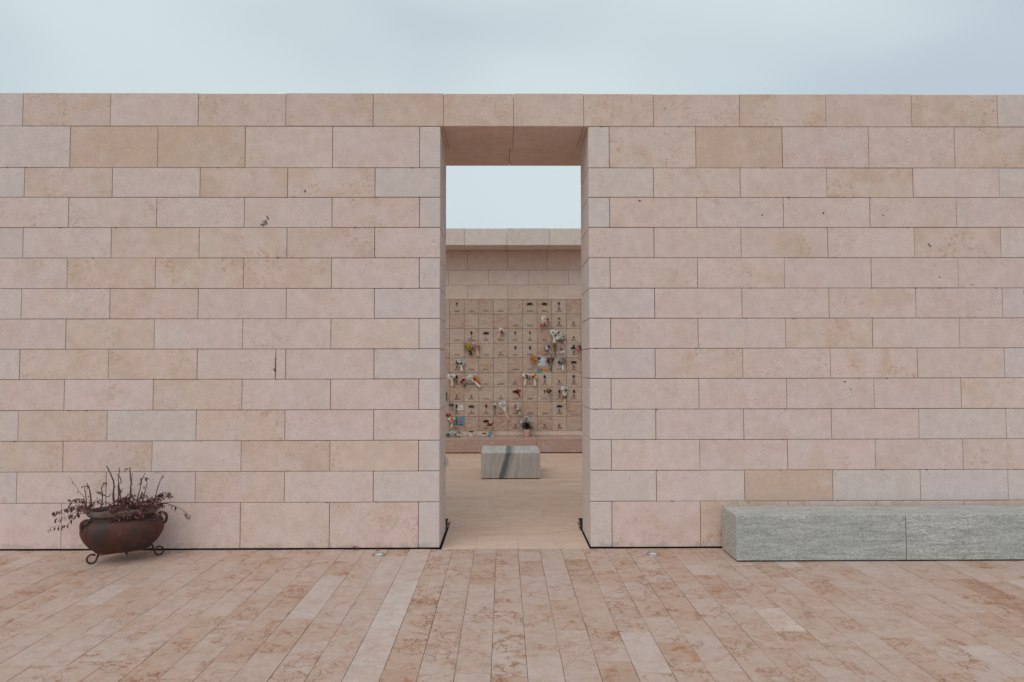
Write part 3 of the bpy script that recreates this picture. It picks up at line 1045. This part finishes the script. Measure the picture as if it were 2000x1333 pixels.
# ================================================================== planter
PLT = empty('planter', (-3.248, -0.312, 0))
PLT.rotation_euler = (0, 0, R(27))
tag(PLT, 'oval rust red terracotta planter on curled iron feet against the wall', 'planter')
A_, B_ = 0.316, 0.220
SEG = 72


def ring_pt(th, a, b, e=2.25):
    c, s = math.cos(th), math.sin(th)
    return (a * math.copysign(abs(c) ** (2 / e), c), b * math.copysign(abs(s) ** (2 / e), s))


def oval_loft(prof, groove=0.0, cap=True):
    V, F = [], []
    for (z, k, gr) in prof:
        for i in range(SEG):
            th = 2 * math.pi * i / SEG
            x, y = ring_pt(th, A_ - (1 - k) * 0.21, B_ - (1 - k) * 0.20)
            gg = 0
            for g0 in (0.62, math.pi - 0.62, math.pi + 0.62, 2 * math.pi - 0.62):
                gg += math.exp(-((th - g0) / 0.055) ** 2)
            f = 1 - groove * gr * gg
            V.append((x * f, y * f, z))
    n = len(prof)
    for j in range(n - 1):
        for i in range(SEG):
            m = (i + 1) % SEG
            F.append((j * SEG + i, j * SEG + m, (j + 1) * SEG + m, (j + 1) * SEG + i))
    if cap:
        F.append(tuple(reversed(range(SEG)))); F.append(tuple(range((n - 1) * SEG, n * SEG)))
    return MB().add(V, F)


oval_loft([(.092, .30, 0), (.098, .44, 0), (.112, .56, .3), (.14, .70, .8), (.175, .83, 1), (.21, .925, 1), (.245, .985, 1), (.272, 1.0, 1), (.298, .99, 1),
           (.320, .96, .9), (.336, .915, .7), (.348, .855, .4), (.357, .785, .1), (.364, .70, 0), (.372, .645, 0), (.386, .63, 0), (.398, .645, 0)], 0.055).build('body', M['terracotta'], PLT, True)
oval_loft([(.388, .635, 0), (.390, .69, 0), (.396, .735, 0), (.408, .765, 0), (.424, .765, 0), (.436, .745, 0), (.442, .705, 0), (.442, .665, 0), (.436, .635, 0), (.42, .62, 0), (.396, .61, 0)], 0, cap=False).build('rim', M['rim'], PLT, True)
oval_loft([(.084, .40, 0), (.088, .455, 0), (.096, .48, 0), (.103, .485, 0), (.108, .50, 0)], 0).build('base_band', M['iron'], PLT, True)
sv, sf = [], []
for j in range(7):
    for i in range(SEG):
        th = 2 * math.pi * i / SEG
        x, y = ring_pt(th, (A_ - .385 * .21) * j / 6 * .985, (B_ - .385 * .20) * j / 6 * .985)
        sv.append((x, y, .4035 + .010 * mnoise.noise(Vector((x * 18, y * 18, 3))) + .012 * (1 - j / 6)))
for j in range(6):
    for i in range(SEG):
        m = (i + 1) % SEG
        sf.append((j * SEG + i, j * SEG + m, (j + 1) * SEG + m, (j + 1) * SEG + i) if j else (i, SEG + m, SEG + i) if False else (j * SEG + i, j * SEG + m, (j + 1) * SEG + m, (j + 1) * SEG + i))
MB().add(sv, sf).build('soil', M['soil'], PLT, True)
for s in (-1, 1):
    py = -.03 if s > 0 else -.10
    e = 1.0 if s > 0 else .90
    pts = smooth_path([(s * .255 * e, py, .368), (s * .290 * e, py, .380), (s * .322 * e, py, .366), (s * .332 * e, py, .336), (s * .326 * e, py, .302), (s * .308 * e, py, .280)], 4)
    MB().tube(pts, .011, 8).build('handle', M['terracotta'], PLT, True)
    lug = MB().lathe([(.004, -.034), (.024, -.026), (.034, -.008), (.034, .010), (.022, .028), (.004, .034)], 14)
    lg = lug.build('handle_boss', M['terracotta'], PLT, True)
    lg.location = (s * .262, -.085, .350)


def leg(along, perp, dirx, diry):
    """iron rod from the base down to the ground, curling up outward into an open loop"""
    d = Vector((dirx, diry, 0)).normalized()
    b = Vector((along, perp, 0))
    pts = [b + Vector((0, 0, .118)) - d * .02, b + d * .000 + Vector((0, 0, .085)), b + d * .010 + Vector((0, 0, .052))]
    cx, cz, r = .050, .0435, .0355
    for q in range(0, 15):
        a = math.pi * 1.02 + q * (math.pi * 1.72 / 14)
        pts.append(b + d * (cx + r * math.cos(a)) + Vector((0, 0, cz + r * math.sin(a))))
    return MB().tube(smooth_path(pts, 2), .0078, 8)


leg(-.172, -.018, -1, -.12).build('leg', M['iron'], PLT, True)
leg(.228, .020, 1, -.15).build('leg', M['iron'], PLT, True)
leg(.02, .15, .1, 1).build('leg', M['iron'], PLT, True)
MB().tube([(-.18, -.018, .066), (.24, .02, .066)], .0042, 6).build('brace', M['iron'], PLT)

# ------------------------------------------------------------------ the withered plant in it
PLN = empty('withered_plant', (-3.262, -0.312, 0.40))
tag(PLN, 'withered shrub of bare twigs and dried red leaves growing in the planter', 'plant')
# stems as they stand, in metres from the planter's middle: (x, z) outlines with their depth
S_ = 0.00444 / 5.797
def P_(zx, zy, y=0.0):
    return (-3.263 + 3.262 + (100 + zx / 5.797 - 240) * .00444, y, .395 - .40 - (890 + zy / 5.797 - 1001) * .00444)


STEMS = [
    (.0075, -.02, [(742, 560), (728, 430), (730, 350), (715, 260), (682, 185), (645, 118)]),
    (.0050, .02, [(790, 560), (775, 400), (758, 275), (772, 138)]),
    (.0055, -.04, [(796, 560), (800, 410), (792, 330), (825, 288), (802, 208), (780, 208)]),
    (.0050, -.05, [(800, 560), (820, 440), (835, 400), (820, 358)]),
    (.0035, -.05, [(835, 402), (858, 358)]),
    (.0075, .00, [(890, 560), (902, 420), (912, 300), (903, 220), (895, 138)]),
    (.0028, .00, [(910, 320), (925, 200)]),
    (.0045, .03, [(955, 540), (985, 380), (1008, 285), (1050, 205)]),
    (.0035, -.03, [(1060, 540), (1080, 420), (1106, 330), (1100, 262), (1068, 240), (1036, 290)]),
    (.0045, .04, [(1140, 560), (1180, 390), (1215, 300), (1236, 228)]),
    (.0030, .04, [(1224, 272), (1262, 234)]),
    (.0040, -.06, [(475, 560), (458, 400), (440, 310)]),
    (.0055, -.05, [(515, 560), (495, 400), (470, 330), (452, 298)]),
    (.0055, .00, [(590, 570), (602, 440), (582, 370), (606, 308)]),
    (.0045, .00, [(600, 440), (650, 466), (686, 428)]),
    (.0045, .00, [(598, 445), (560, 412), (518, 405)]),
    (.0020, .03, [(505, 560), (350, 455), (280, 372), (236, 300), (195, 238)]),
    (.0040, -.08, [(500, 580), (420, 475), (345, 478), (300, 560)]),
    (.0030, -.08, [(480, 585), (390, 548), (300, 562), (200, 592), (118, 612)]),
    (.0022, -.10, [(470, 600), (400, 600), (300, 640), (180, 672)]),
    (.0020, -.11, [(460, 610), (390, 640), (300, 738), (205, 742), (110, 772)]),
    (.0020, .05, [(420, 540), (300, 520), (190, 505)]),
    (.0032, .03, [(1180, 590), (1235, 542), (1320, 552), (1400, 582), (1480, 632), (1545, 680)]),
    (.0040, -.02, [(1120, 590), (1200, 470), (1285, 412), (1362, 432)]),
    (.0030, -.05, [(1180, 610), (1222, 620), (1262, 604), (1306, 602)]),
    (.0028, -.06, [(1200, 610), (1270, 690), (1330, 732)]),
    (.0038, -.10, [(700, 590), (650, 500), (620, 470)]),
    (.0040, -.06, [(850, 580), (880, 480), (930, 420)]),
    (.0040, -.03, [(1000, 580), (1030, 480), (1060, 400)]),
    (.0035, -.08, [(1100, 590), (1150, 520), (1240, 500)]),
]
pr = random.Random(5)
stem_pts = []
for r, y, path in STEMS:
    pts = smooth_path([P_(a, b, y + pr.uniform(-.012, .012)) for a, b in path], 4)
    n = len(pts)
    pts = [p + Vector((pr.uniform(-1, 1), pr.uniform(-1, 1), pr.uniform(-1, 1))) * r * 0.35 for p in pts]
    rad = [r * (1.05 - 0.55 * i / n) * pr.uniform(.85, 1.2) for i in range(n)]
    MB().tube(pts, rad, 6).build('stem', M['twig'], PLN, True)
    stem_pts.append((r, pts))
lv, lr = MB(), MB()


def put_leaf(p, mbx, ln=None, down=0.8, side=1.0):
    d = Vector((pr.uniform(-side, side), pr.uniform(-side, side), pr.uniform(-.6, .5) - down))
    mbx.leaf(p, d, (pr.uniform(-1, 1), pr.uniform(-1, 1), .2), ln or pr.uniform(.028, .052), pr.uniform(.011, .018), pr.uniform(.1, .7))


LEAFY = {10: 0, 13: 3, 15: 5, 16: 2, 17: 16, 18: 34, 19: 18, 20: 16, 21: 6, 22: 20, 23: 44, 24: 5, 25: 5, 8: 6, 5: 2, 27: 16, 28: 20, 29: 26, 7: 2, 26: 6, 11: 2, 12: 4}
for si, cnt in LEAFY.items():
    r, pts = stem_pts[si]
    for q in range(cnt):
        i = int(len(pts) * pr.uniform(0.15 if si in (22, 18, 20) else .25, 1.0)) % len(pts)
        put_leaf(pts[i] + Vector((pr.uniform(-.008, .008), pr.uniform(-.012, .012), pr.uniform(-.006, .006))), lv if pr.random() < .75 else lr, None, 1.3 if si in (16, 18, 19, 20, 22) else .8, .6 if si in (16, 18, 19, 20, 22) else 1.0)
# thicket of dried sprigs over the right half of the rim and the left end
sprigs = MB()
for q in range(112):
    if q < 96:
        x, y = pr.uniform(-.03, .28), pr.uniform(-.17, .08)
    else:
        x, y = pr.uniform(-.28, -.19), pr.uniform(-.12, .04)
    y += 0.42 * x * .9 * (1 if q < 96 else .6)
    p0 = Vector((x, y - .02, .02))
    h = pr.uniform(.03, .125)
    p1 = p0 + Vector((pr.uniform(-.03, .03), pr.uniform(-.04, .02), h * .6))
    p2 = p1 + Vector((pr.uniform(-.045, .045), pr.uniform(-.05, .01), h * .35))
    sprigs.tube([p0, p1, p2], [.0026, .002, .0012], 5)
    for _ in range(6):
        pp = (p1 if pr.random() < .5 else p2) + Vector((pr.uniform(-.014, .014), pr.uniform(-.014, .014), pr.uniform(-.02, .014)))
        put_leaf(pp, lv if pr.random() < .45 else lr, pr.uniform(.02, .036), .35)
for q in range(80):        # leaves hanging over the front of the rim
    x = pr.uniform(0, .23)
    put_leaf(Vector((x, -.185 + .45 * x - pr.uniform(.0, .02), pr.uniform(-.012, .035))), lv if pr.random() < .5 else lr, pr.uniform(.02, .04), .9)
s_ = sprigs.build('sprigs', M['twig'], PLN)
s_['kind'] = 'stuff'
a_ = lv.build('dried_leaves', M['leaf'], PLN); a_['kind'] = 'stuff'
a_ = lr.build('red_leaves', M['leaf_red'], PLN); a_['kind'] = 'stuff'
gm = MB()
for q in range(34):
    cx = pr.choice((-.045, -.26, .20))
    gm.leaf((cx + pr.uniform(-.02, .02), -.16 + .42 * cx + pr.uniform(-.02, .02), .012 + pr.uniform(0, .02)), (pr.uniform(-1, 1), pr.uniform(-1, .3), pr.uniform(0, .8)), (0, 0, 1), .022, .012)
a_ = gm.build('green_sprouts', M['leaf_green'], PLN); a_['kind'] = 'stuff'

# fallen leaves
fl = MB()
for q in range(4):
    fl.leaf((0, 0, .012), (math.cos(q * 1.7), -.4 + .2 * q, .5 - .25 * q), (0, 0, 1), .035, .026, .6)
o = fl.build('fallen_leaf', M['leaf_red'], weld=True); o.location = (-1.333, -0.028, 0.004)
tag(o, 'curled dark red leaf lying at the foot of the wall', 'leaf')
fl = MB()
for q in range(3):
    fl.leaf((0, 0, .003), (math.cos(q * 2.1), math.sin(q * 2.1), .05), (0, 0, 1), .026, .02, .2)
o = fl.build('fallen_petal', colmat('petal_orange', (0.50, 0.11, 0.06)), weld=True); o.location = (-1.128, -0.045, 0.0025)
tag(o, 'small orange petal on the paving just behind the left ground light', 'petal')

# ================================================================== flowers, cards and pots on the niche wall
def npx(px, py):
    return -1.08 + (px - 878) * .010195, PZ0 + (842.5 - py) * .010185


CM = dict(cream=(.70, .60, .49), white=(.69, .67, .63), pink=(.66, .40, .36), rose=(.55, .20, .23), red=(.45, .055, .05), dkred=(.16, .025, .03), yellow=(.58, .38, .07),
          orange=(.62, .23, .05), purple=(.19, .08, .13), lilac=(.40, .30, .36), green=(.05, .14, .06), dkgreen=(.02, .055, .035), teal=(.10, .34, .29), grey=(.22, .21, .22),
          olive=(.22, .20, .07), black=(.02, .02, .02), brown=(.11, .06, .045), mint=(.45, .56, .48), blue=(.10, .30, .42), navy=(.03, .045, .09), sky=(.48, .60, .68), tan=(.42, .28, .19))


def cm(k):
    return colmat('tone_' + k, CM[k])


BLOS = {}


def blossom_mesh(kind):
    if kind in BLOS:
        return BLOS[kind]
    q = random.Random(hash(kind) % 1000 if False else sum(map(ord, kind)))
    mb = MB()
    for ringi, (n, rr, tilt) in enumerate(((7, 1.0, .35), (6, .72, .9), (4, .42, 1.6))):
        for i in range(n):
            a = 2 * math.pi * i / n + ringi * .5 + q.uniform(-.15, .15)
            d = Vector((math.cos(a), -tilt * .7, math.sin(a)))
            mb.leaf((math.cos(a) * .08, -.05 - .1 * ringi, math.sin(a) * .08), d, (0, -1, 0), rr, rr * .95, q.uniform(.2, .6))
    BLOS[kind] = mesh('blossom_' + kind, mb.V, mb.F, cm(kind))
    return BLOS[kind]


def bouquet(px, py, label, wrap=None, heads=('cream',), n=4, size=.075, ang=0.0, length=.16, leafc='green', tail=None, name='bouquet', cat='bouquet', ribbon=None, seed=0, leaves=7):
    """flowers lashed to the plates; ang turns the tail from straight down (degrees, positive to the right)"""
    q = random.Random(seed + int(px * 7 + py))
    x, z = npx(px, py)
    t = empty(name, (x, NY - .012, z))
    t.rotation_euler = (0, R(-ang), 0)
    t.scale = (1.2, 1.2, 1.12)
    tag(t, label, cat, 'flowers left on the niche wall')
    tl = tail or wrap
    if wrap:
        V, F = [], []
        prof = [(-length, .016), (-length * .8, .019), (-length * .52, .015), (-length * .40, .020), (-length * .1, size * .62), (size * .22, size * .84), (size * .5, size * .70)]
        sg = 14
        for j, (zz, rr) in enumerate(prof):
            for i in range(sg):
                a = 2 * math.pi * i / sg
                f = rr * (1 + (.13 * math.sin(i * 2.9 + q.random()) if j > 3 else 0.06 * q.uniform(-1, 1)))
                back = .55 if math.sin(a) > 0 else 1
                lift = (.35 * size if j == 6 and math.sin(a) > 0 else 0)
                V.append((f * math.cos(a), -.028 + f * .55 * -math.sin(a) * -1 * (-1) * back * .8 - .01, zz + lift + (q.uniform(-.006, .006) if j > 4 else 0)))
        for j in range(len(prof) - 1):
            for i in range(sg):
                m = (i + 1) % sg
                F.append((j * sg + i, j * sg + m, (j + 1) * sg + m, (j + 1) * sg + i))
        F.append(tuple(range(sg)))
        k0 = 4 * sg
        up_f = [f for f in F if min(f) >= 3 * sg]
        lo_f = [f for f in F if min(f) < 3 * sg]
        def part(nm, fs, mt):
            ids = sorted({i for f in fs for i in f}); mp = {v: n_ for n_, v in enumerate(ids)}
            MB().add([V[i] for i in ids], [tuple(mp[i] for i in f) for f in fs]).build(nm, mt, t)
        part('wrapping', up_f, cm(wrap)); part('wrapped_stems', lo_f, cm(tl))
    else:
        mb = MB()
        for i in range(5):
            mb.tube([(q.uniform(-.02, .02), -.03, 0), (q.uniform(-.006, .006), -.022, -length * .5), (q.uniform(-.012, .012), -.014, -length)], [.0035, .004, .003], 5)
        mb.build('stems', cm(tail or leafc), t)
    if leaves:
        mb = MB()
        for i in range(leaves):
            a = q.uniform(0, 2 * math.pi)
            mb.leaf((math.cos(a) * size * .3, -.035, math.sin(a) * size * .3), (math.cos(a), -.35, math.sin(a) + .25), (0, -1, 0), size * q.uniform(.5, .85), size * .32, .4)
        mb.build('foliage', cm(leafc), t)
    for i in range(n):
        a = i * 2.4 + q.random()
        rr = size * .55 * math.sqrt((i + .3) / max(n, 1))
        h = heads[i % len(heads)]
        o = link('blossom', blossom_mesh(h), t)
        s = size * q.uniform(.30, .42) * (1.25 if n <= 2 else 1)
        o.location = (rr * math.cos(a), -.045 - q.uniform(0, .02), rr * math.sin(a) + size * .12)
        o.scale = (s, s, s)
        o.rotation_euler = (q.uniform(-.4, .4), q.uniform(0, 6), q.uniform(-.4, .4))
    if ribbon:
        mb = MB()
        for sgn in (-1, 1):
            mb.leaf((0, -.05, -length * .45), (sgn, -.2, -.5), (0, -1, 0), .055, .022, .4)
            mb.leaf((0, -.05, -length * .45), (sgn * .5, -.1, -1.2), (0, -1, 0), .075, .014, .2)
        mb.build('ribbon', cm(ribbon), t)
    return t


bouquet(1064, 629, 'large bunch of cream and pink roses with a red ribbon high on the right', 'cream', ('cream', 'pink', 'cream', 'dkred'), 7, .095, -35, .17, 'dkgreen', 'tan', ribbon='red')
bouquet(979, 648, 'small cream wrapped bunch alone in the third row near the middle', 'cream', ('red', 'cream'), 3, .06, -30, .13, 'brown', 'pink')
bouquet(1082, 652, 'white wrapped bunch hanging straight down, left of two white ones in row three', 'white', ('white', 'mint'), 3, .072, 2, .17, 'dkgreen')
bouquet(1095, 660, 'white wrapped bunch with a dark red bow, right of two white ones', 'white', ('cream', 'white', 'mint'), 4, .085, 38, .13, 'dkgreen', ribbon='dkred')
bouquet(916, 679, 'bunch of yellow flowers with grey wrapping in the fourth row', 'grey', ('yellow', 'yellow', 'olive', 'yellow'), 9, .085, 18, .14, 'olive', 'black')
bouquet(930, 676, 'pink wrapped bunch right beside the yellow flowers', 'pink', ('pink', 'lilac', 'rose'), 5, .075, 12, .18, 'grey', 'pink')
bouquet(1069, 680, 'bunch of purple and white flowers in the fourth row', 'lilac', ('lilac', 'white', 'purple'), 6, .068, 35, .13, 'purple', 'lilac')
bouquet(1083, 678, 'olive green leafy bunch with long green stems in the fourth row', None, ('olive', 'olive'), 4, .07, 3, .19, 'olive', 'green', leaves=12)
bouquet(1097, 680, 'single pink flower with green leaves and a white bow in the fourth row', None, ('pink', 'rose'), 3, .062, 10, .13, 'green', 'grey', ribbon='white')
bouquet(1131, 682, 'dark purple bunch at the right jamb in the fourth row', 'tan', ('purple', 'rose', 'purple'), 5, .075, 4, .17, 'brown', 'tan')
bouquet(901, 709, 'white and dark green bunch beside a bronze lamp in the fifth row', 'white', ('mint', 'white', 'black'), 4, .07, 5, .15, 'dkgreen', 'white')
bouquet(1042, 704, 'orange flowers in lilac grey wrapping left of the cards', 'grey', ('orange', 'orange', 'yellow'), 8, .08, -12, .13, 'orange', 'lilac')
bouquet(1072, 706, 'dark purple flowers with green stems just right of the pale blue card', None, ('purple', 'dkred', 'purple'), 5, .06, 6, .17, 'dkgreen', 'grey')
bouquet(1079, 703, 'one dark red rose on a green stem in the fifth row', None, ('dkred', 'purple'), 3, .05, -8, .20, 'dkgreen', 'green')
bouquet(1098, 707, 'pink roses with teal paper and dark green leaves in the fifth row', 'teal', ('rose', 'pink', 'rose'), 4, .07, 3, .15, 'dkgreen', 'white', leaves=10)
bouquet(883, 738, 'white wrapped bunch with black green leaves leftmost in the sixth row', 'white', ('mint', 'white'), 3, .078, 5, .14, 'dkgreen', 'cream')
bouquet(905, 745, 'pink wrapped dark red rose with a black bow in the sixth row', 'pink', ('dkred', 'dkred'), 2, .068, 38, .14, 'brown', 'cream', ribbon='black')
bouquet(919, 738, 'long slanting white paper cone bunch in the sixth row', 'white', ('white', 'mint'), 3, .055, 46, .24, 'mint', 'white')
bouquet(929, 741, 'orange red flowers tucked beside the slanting white paper cone', 'orange', ('orange', 'red'), 4, .05, 40, .13, 'red', 'red')
bouquet(1027, 736, 'cream bunch with brown dried heads, left of a pair in the sixth row', 'cream', ('brown', 'white'), 3, .07, -8, .15, 'brown', 'cream')
bouquet(1043, 737, 'cream bunch topped with orange flowers, right of a pair in the sixth row', 'cream', ('orange', 'brown', 'cream'), 4, .07, 6, .16, 'tan', 'cream')
bouquet(1012, 766, 'red flower under black leaves in the seventh row', None, ('red', 'black', 'red'), 4, .06, 15, .12, 'black', 'red')
bouquet(1072, 764, 'black and orange flowers with a lilac tail in the seventh row', None, ('black', 'orange', 'black', 'orange'), 5, .062, 8, .18, 'black', 'lilac')
bouquet(1102, 762, 'tall white and green bunch with a pink tail in the seventh row', 'white', ('mint', 'white', 'dkgreen'), 4, .065, 0, .25, 'grey', 'pink', ribbon='black')
bouquet(871, 772, 'green sprig half hidden behind the left jamb in the seventh row', None, ('green', 'green'), 2, .06, 10, .10, 'green')
bouquet(883, 792, 'dull red flower with teal leaves left of the white card', None, ('dkred', 'purple'), 2, .055, 0, .08, 'teal')
bouquet(966, 791, 'white rose with dark green leaves and a purple tail in the eighth row', None, ('white', 'mint'), 2, .06, 3, .19, 'dkgreen', 'purple', leaves=10)
bouquet(982, 791, 'white topped bunch in long pink paper hanging across two rows', 'white', ('white', 'white', 'mint'), 5, .07, 20, .28, 'white', 'pink')
bouquet(1009, 794, 'pink and white bunch with a dark bow in the eighth row', 'white', ('pink', 'rose', 'white'), 5, .068, 22, .15, 'brown', 'white', ribbon='brown')
bouquet(876, 811, 'small rusty red dried bunch at the left jamb in the lower rows', None, ('red', 'brown'), 3, .055, 8, .12, 'brown')
bouquet(883, 821, 'pale bunch with green leaves and orange flowers left of the blue picture', 'cream', ('orange', 'cream', 'lilac'), 4, .068, 0, .12, 'green')


def card(px, py, w, h, label, colour, marks=(), name='card', cat='card', rz=0.0):
    x, z = npx(px, py)
    w, h = w * .0102, h * .0102
    t = empty(name, (x, NY - .004, z)); t.rotation_euler = (0, R(rz), 0)
    tag(t, label, cat, 'cards left on the niche wall')
    MB().box((-w / 2, -.0035, -h / 2), (w / 2, -.0005, h / 2)).build('sheet', cm(colour), t)
    for k, (nm, c, poly) in enumerate(marks):
        MB().poly([(a * w / 2, b * h / 2) for a, b in poly], -.0050 - k * .0008, -.0036).build(nm, cm(c), t)
    return t


SQ = lambda a, b, c, d: [(a, b), (c, b), (c, d), (a, d)]
star = [((.55 if q % 2 == 0 else .30) * math.sin(math.pi * q / 6), (.55 if q % 2 == 0 else .30) * math.cos(math.pi * q / 6)) for q in range(12)]
card(899, 822.5, 17, 15.5, 'square teal blue picture with a red star shaped flower', 'blue', (('green_edge', 'green', SQ(-1, -1, -.72, 1)), ('flower', 'red', star), ('flower_core', 'rose', [(.22 * math.cos(q), .22 * math.sin(q)) for q in (0, 1.05, 2.1, 3.14, 4.2, 5.2)]), ('lower_band', 'navy', SQ(-.4, -1, .6, -.86))), 'picture', 'picture')
card(1060.5, 708, 9, 17, 'pale blue upright paper card in the fifth row', 'sky')
card(1052.5, 707, 6.5, 18, 'narrow white photo card with a dark top beside the blue paper', 'white', (('photo', 'navy', SQ(-.9, .35, .9, .95)), ('figure', 'dkred', [(-.5, -.3), (.4, -.2), (.5, .15), (-.2, .2)])))
card(1054, 725, 8.5, 7.5, 'small teal paper shape with a red top under the cards', 'teal', (('red_top', 'red', SQ(-.5, .5, .4, .95)),), rz=8)
card(1064, 722.5, 14, 4, 'narrow orange paper strip under the pale blue card', 'orange', rz=4)
card(899, 797, 12, 9.5, 'white note card with faint writing in the eighth row', 'white', (('ink', 'grey', SQ(-.5, .1, .3, .22)), ('ink', 'grey', SQ(-.4, -.3, .5, -.2))), rz=-4)

# things standing on the ledge
LZ = 0.2755
POT = empty('flower_pot', (npx(1028, 0)[0], NY - .14, LZ))
tag(POT, 'pink pot with a big arrangement of white and pink flowers on the ledge', 'flower pot')
MB().lathe([(.050, 0), (.052, .01), (.062, .10), (.067, .14), (.060, .142), (.056, .125)], 18).build('pot', cm('pink'), POT, True)
q = random.Random(3)
mb, ml = MB(), MB()
for i in range(46):
    a, e = q.uniform(0, 6.28), q.uniform(.05, 1.5)
    d = Vector((math.cos(a) * math.cos(e), math.sin(a) * math.cos(e) * .7, math.sin(e)))
    ml.leaf((0, 0, .14), d, (0, 0, 1), q.uniform(.10, .20), .045, .5)
ml.build('foliage', cm('dkgreen'), POT)
for i in range(14):
    mb.tube([(0, 0, .1), (q.uniform(-.06, .06), q.uniform(-.05, .05), .2)], .003, 4)
mb.build('stems', cm('green'), POT)
for i in range(30):
    a, e = q.uniform(0, 6.28), q.uniform(0.0, 1.5)
    rr = q.uniform(.10, .15)
    o = link('blossom', blossom_mesh(q.choice(('white', 'white', 'lilac', 'mint', 'pink'))), POT)
    o.location = (math.cos(a) * math.cos(e) * rr, math.sin(a) * math.cos(e) * rr * .7 - .02, .25 + math.sin(e) * rr)
    s = q.uniform(.024, .038); o.scale = (s, s, s); o.rotation_euler = (q.uniform(-.8, .8), q.uniform(0, 6), q.uniform(-.8, .8))
gy = MB()
for i in range(60):                      # gypsophila spray leaning to the left
    b = Vector((q.uniform(-.19, -.07), q.uniform(-.05, .03), q.uniform(.14, .36)))
    gy.leaf(b, (q.uniform(-1, 1), -.5, q.uniform(-1, 1)), (0, -1, 0), .022, .014, .4)
for i in range(9):
    gy.tube([(0, 0, .13), (q.uniform(-.18, -.08), q.uniform(-.04, .02), q.uniform(.2, .34))], .0016, 4)
gy.build('spray', cm('lilac'), POT)
hd = MB().tube(smooth_path([(-.07, -.03, .36), (-.03, -.03, .41), (.03, -.03, .42), (.08, -.03, .38), (.10, -.03, .33)], 3), .006, 6)
hd.build('bow', cm('rose'), POT, True)

JAR = empty('grave_candle', (npx(921, 0)[0], NY - .12, LZ))
tag(JAR, 'white candle jar with a black lid standing on the ledge', 'candle')
MB().lathe([(.036, 0), (.038, .006), (.036, .03), (.034, .085), (.036, .09)], 18).build('jar', cm('cream'), JAR, True)
MB().lathe([(.040, .091), (.041, .098), (.039, .108), (.012, .111)], 18).build('lid', cm('black'), JAR, True)

VAS = empty('flower_vase', (npx(957, 0)[0], NY - .13, LZ))
tag(VAS, 'tall yellow green tapering vase with red flowers on the ledge', 'vase')
MB().lathe([(.034, 0), (.036, .02), (.030, .055), (.024, .075)], 18).build('foot', cm('blue'), VAS, True)
MB().lathe([(.0235, .0755), (.032, .10), (.052, .19), (.055, .20), (.050, .2)], 18).build('cone', colmat('tone_straw', (.46, .40, .24)), VAS, True)
mb = MB()
for i in range(16):
    a = q.uniform(0, 6.28)
    mb.leaf((math.cos(a) * .03, math.sin(a) * .03, .2), (math.cos(a) * .6, math.sin(a) * .6, 1), (0, 0, 1), q.uniform(.05, .10), .02, .4)
mb.build('foliage', cm('dkgreen'), VAS)
for i in range(7):
    o = link('blossom', blossom_mesh(('red', 'red', 'pink')[i % 3]), VAS)
    o.location = (q.uniform(-.045, .045), q.uniform(-.05, 0), .215 + q.uniform(0, .05)); o.scale = (.026,) * 3
    o.rotation_euler = (q.uniform(-.8, .8), q.uniform(0, 6), 0)
mb = MB()
for i in range(2):
    mb.leaf((.0, -.03, .25), (.4 * (1 if i else -.3), -.1, 1), (0, -1, 0), .07, .02, .2)
mb.build('white_feathers', cm('white'), VAS)

SP = empty('small_pot', (npx(946.5, 0)[0], NY - .15, LZ))
tag(SP, 'little white bowl with a red flower left of the tall vase', 'bowl')
MB().lathe([(.030, 0), (.042, .012), (.048, .04), (.046, .046), (.040, .04)], 18).build('bowl', cm('white'), SP, True)
for i in range(4):
    o = link('blossom', blossom_mesh(('red', 'green', 'cream', 'pink')[i]), SP)
    o.location = (q.uniform(-.03, .02), q.uniform(-.03, .0), .055 + q.uniform(0, .02)); o.scale = (.022,) * 3
SP2 = empty('small_saucer', (npx(960, 0)[0] + .022, NY - .22, LZ))
tag(SP2, 'small white dish in front of the tall vase', 'dish')
MB().lathe([(.024, 0), (.034, .006), (.042, .020), (.040, .021), (.030, .010)], 18).build('dish', cm('white'), SP2, True)


def low_bunch(px, label, leafc, heads, seed, spread=.12, n=10, y=.17):
    q = random.Random(seed)
    t = empty('bouquet', (npx(px, 0)[0], NY - y, LZ))
    tag(t, label, 'bouquet', 'flowers laid on the ledge')
    mb = MB()
    for i in range(26):
        a = q.uniform(0, 6.28)
        mb.leaf((q.uniform(-.03, .03), q.uniform(-.02, .02), .012 + q.uniform(0, .03)), (math.cos(a), math.sin(a) * .6, q.uniform(0.05, .9)), (0, 0, 1), q.uniform(.06, spread), .028, .4)
    mb.build('foliage', cm(leafc), t)
    st = MB()
    for i in range(4):
        st.tube([(0, 0, .02), (q.uniform(-.05, .05), -.09, .012)], .004, 5)
    st.build('stems', cm('green'), t)
    for i in range(n):
        o = link('blossom', blossom_mesh(heads[i % len(heads)]), t)
        o.location = (q.uniform(-spread, spread) * .75, q.uniform(-.06, .02), q.uniform(.03, .085))
        s = q.uniform(.026, .042); o.scale = (s, s, s); o.rotation_euler = (q.uniform(-.9, .3), q.uniform(0, 6), q.uniform(-.5, .5))


low_bunch(894, 'white lilies laid on the ledge near the left jamb', 'olive', ('white', 'white', 'cream', 'mint'), 1, .14, 12)
low_bunch(874, 'dark green and white bunch on the ledge at the left jamb', 'dkgreen', ('mint', 'white', 'green'), 2, .09, 7)
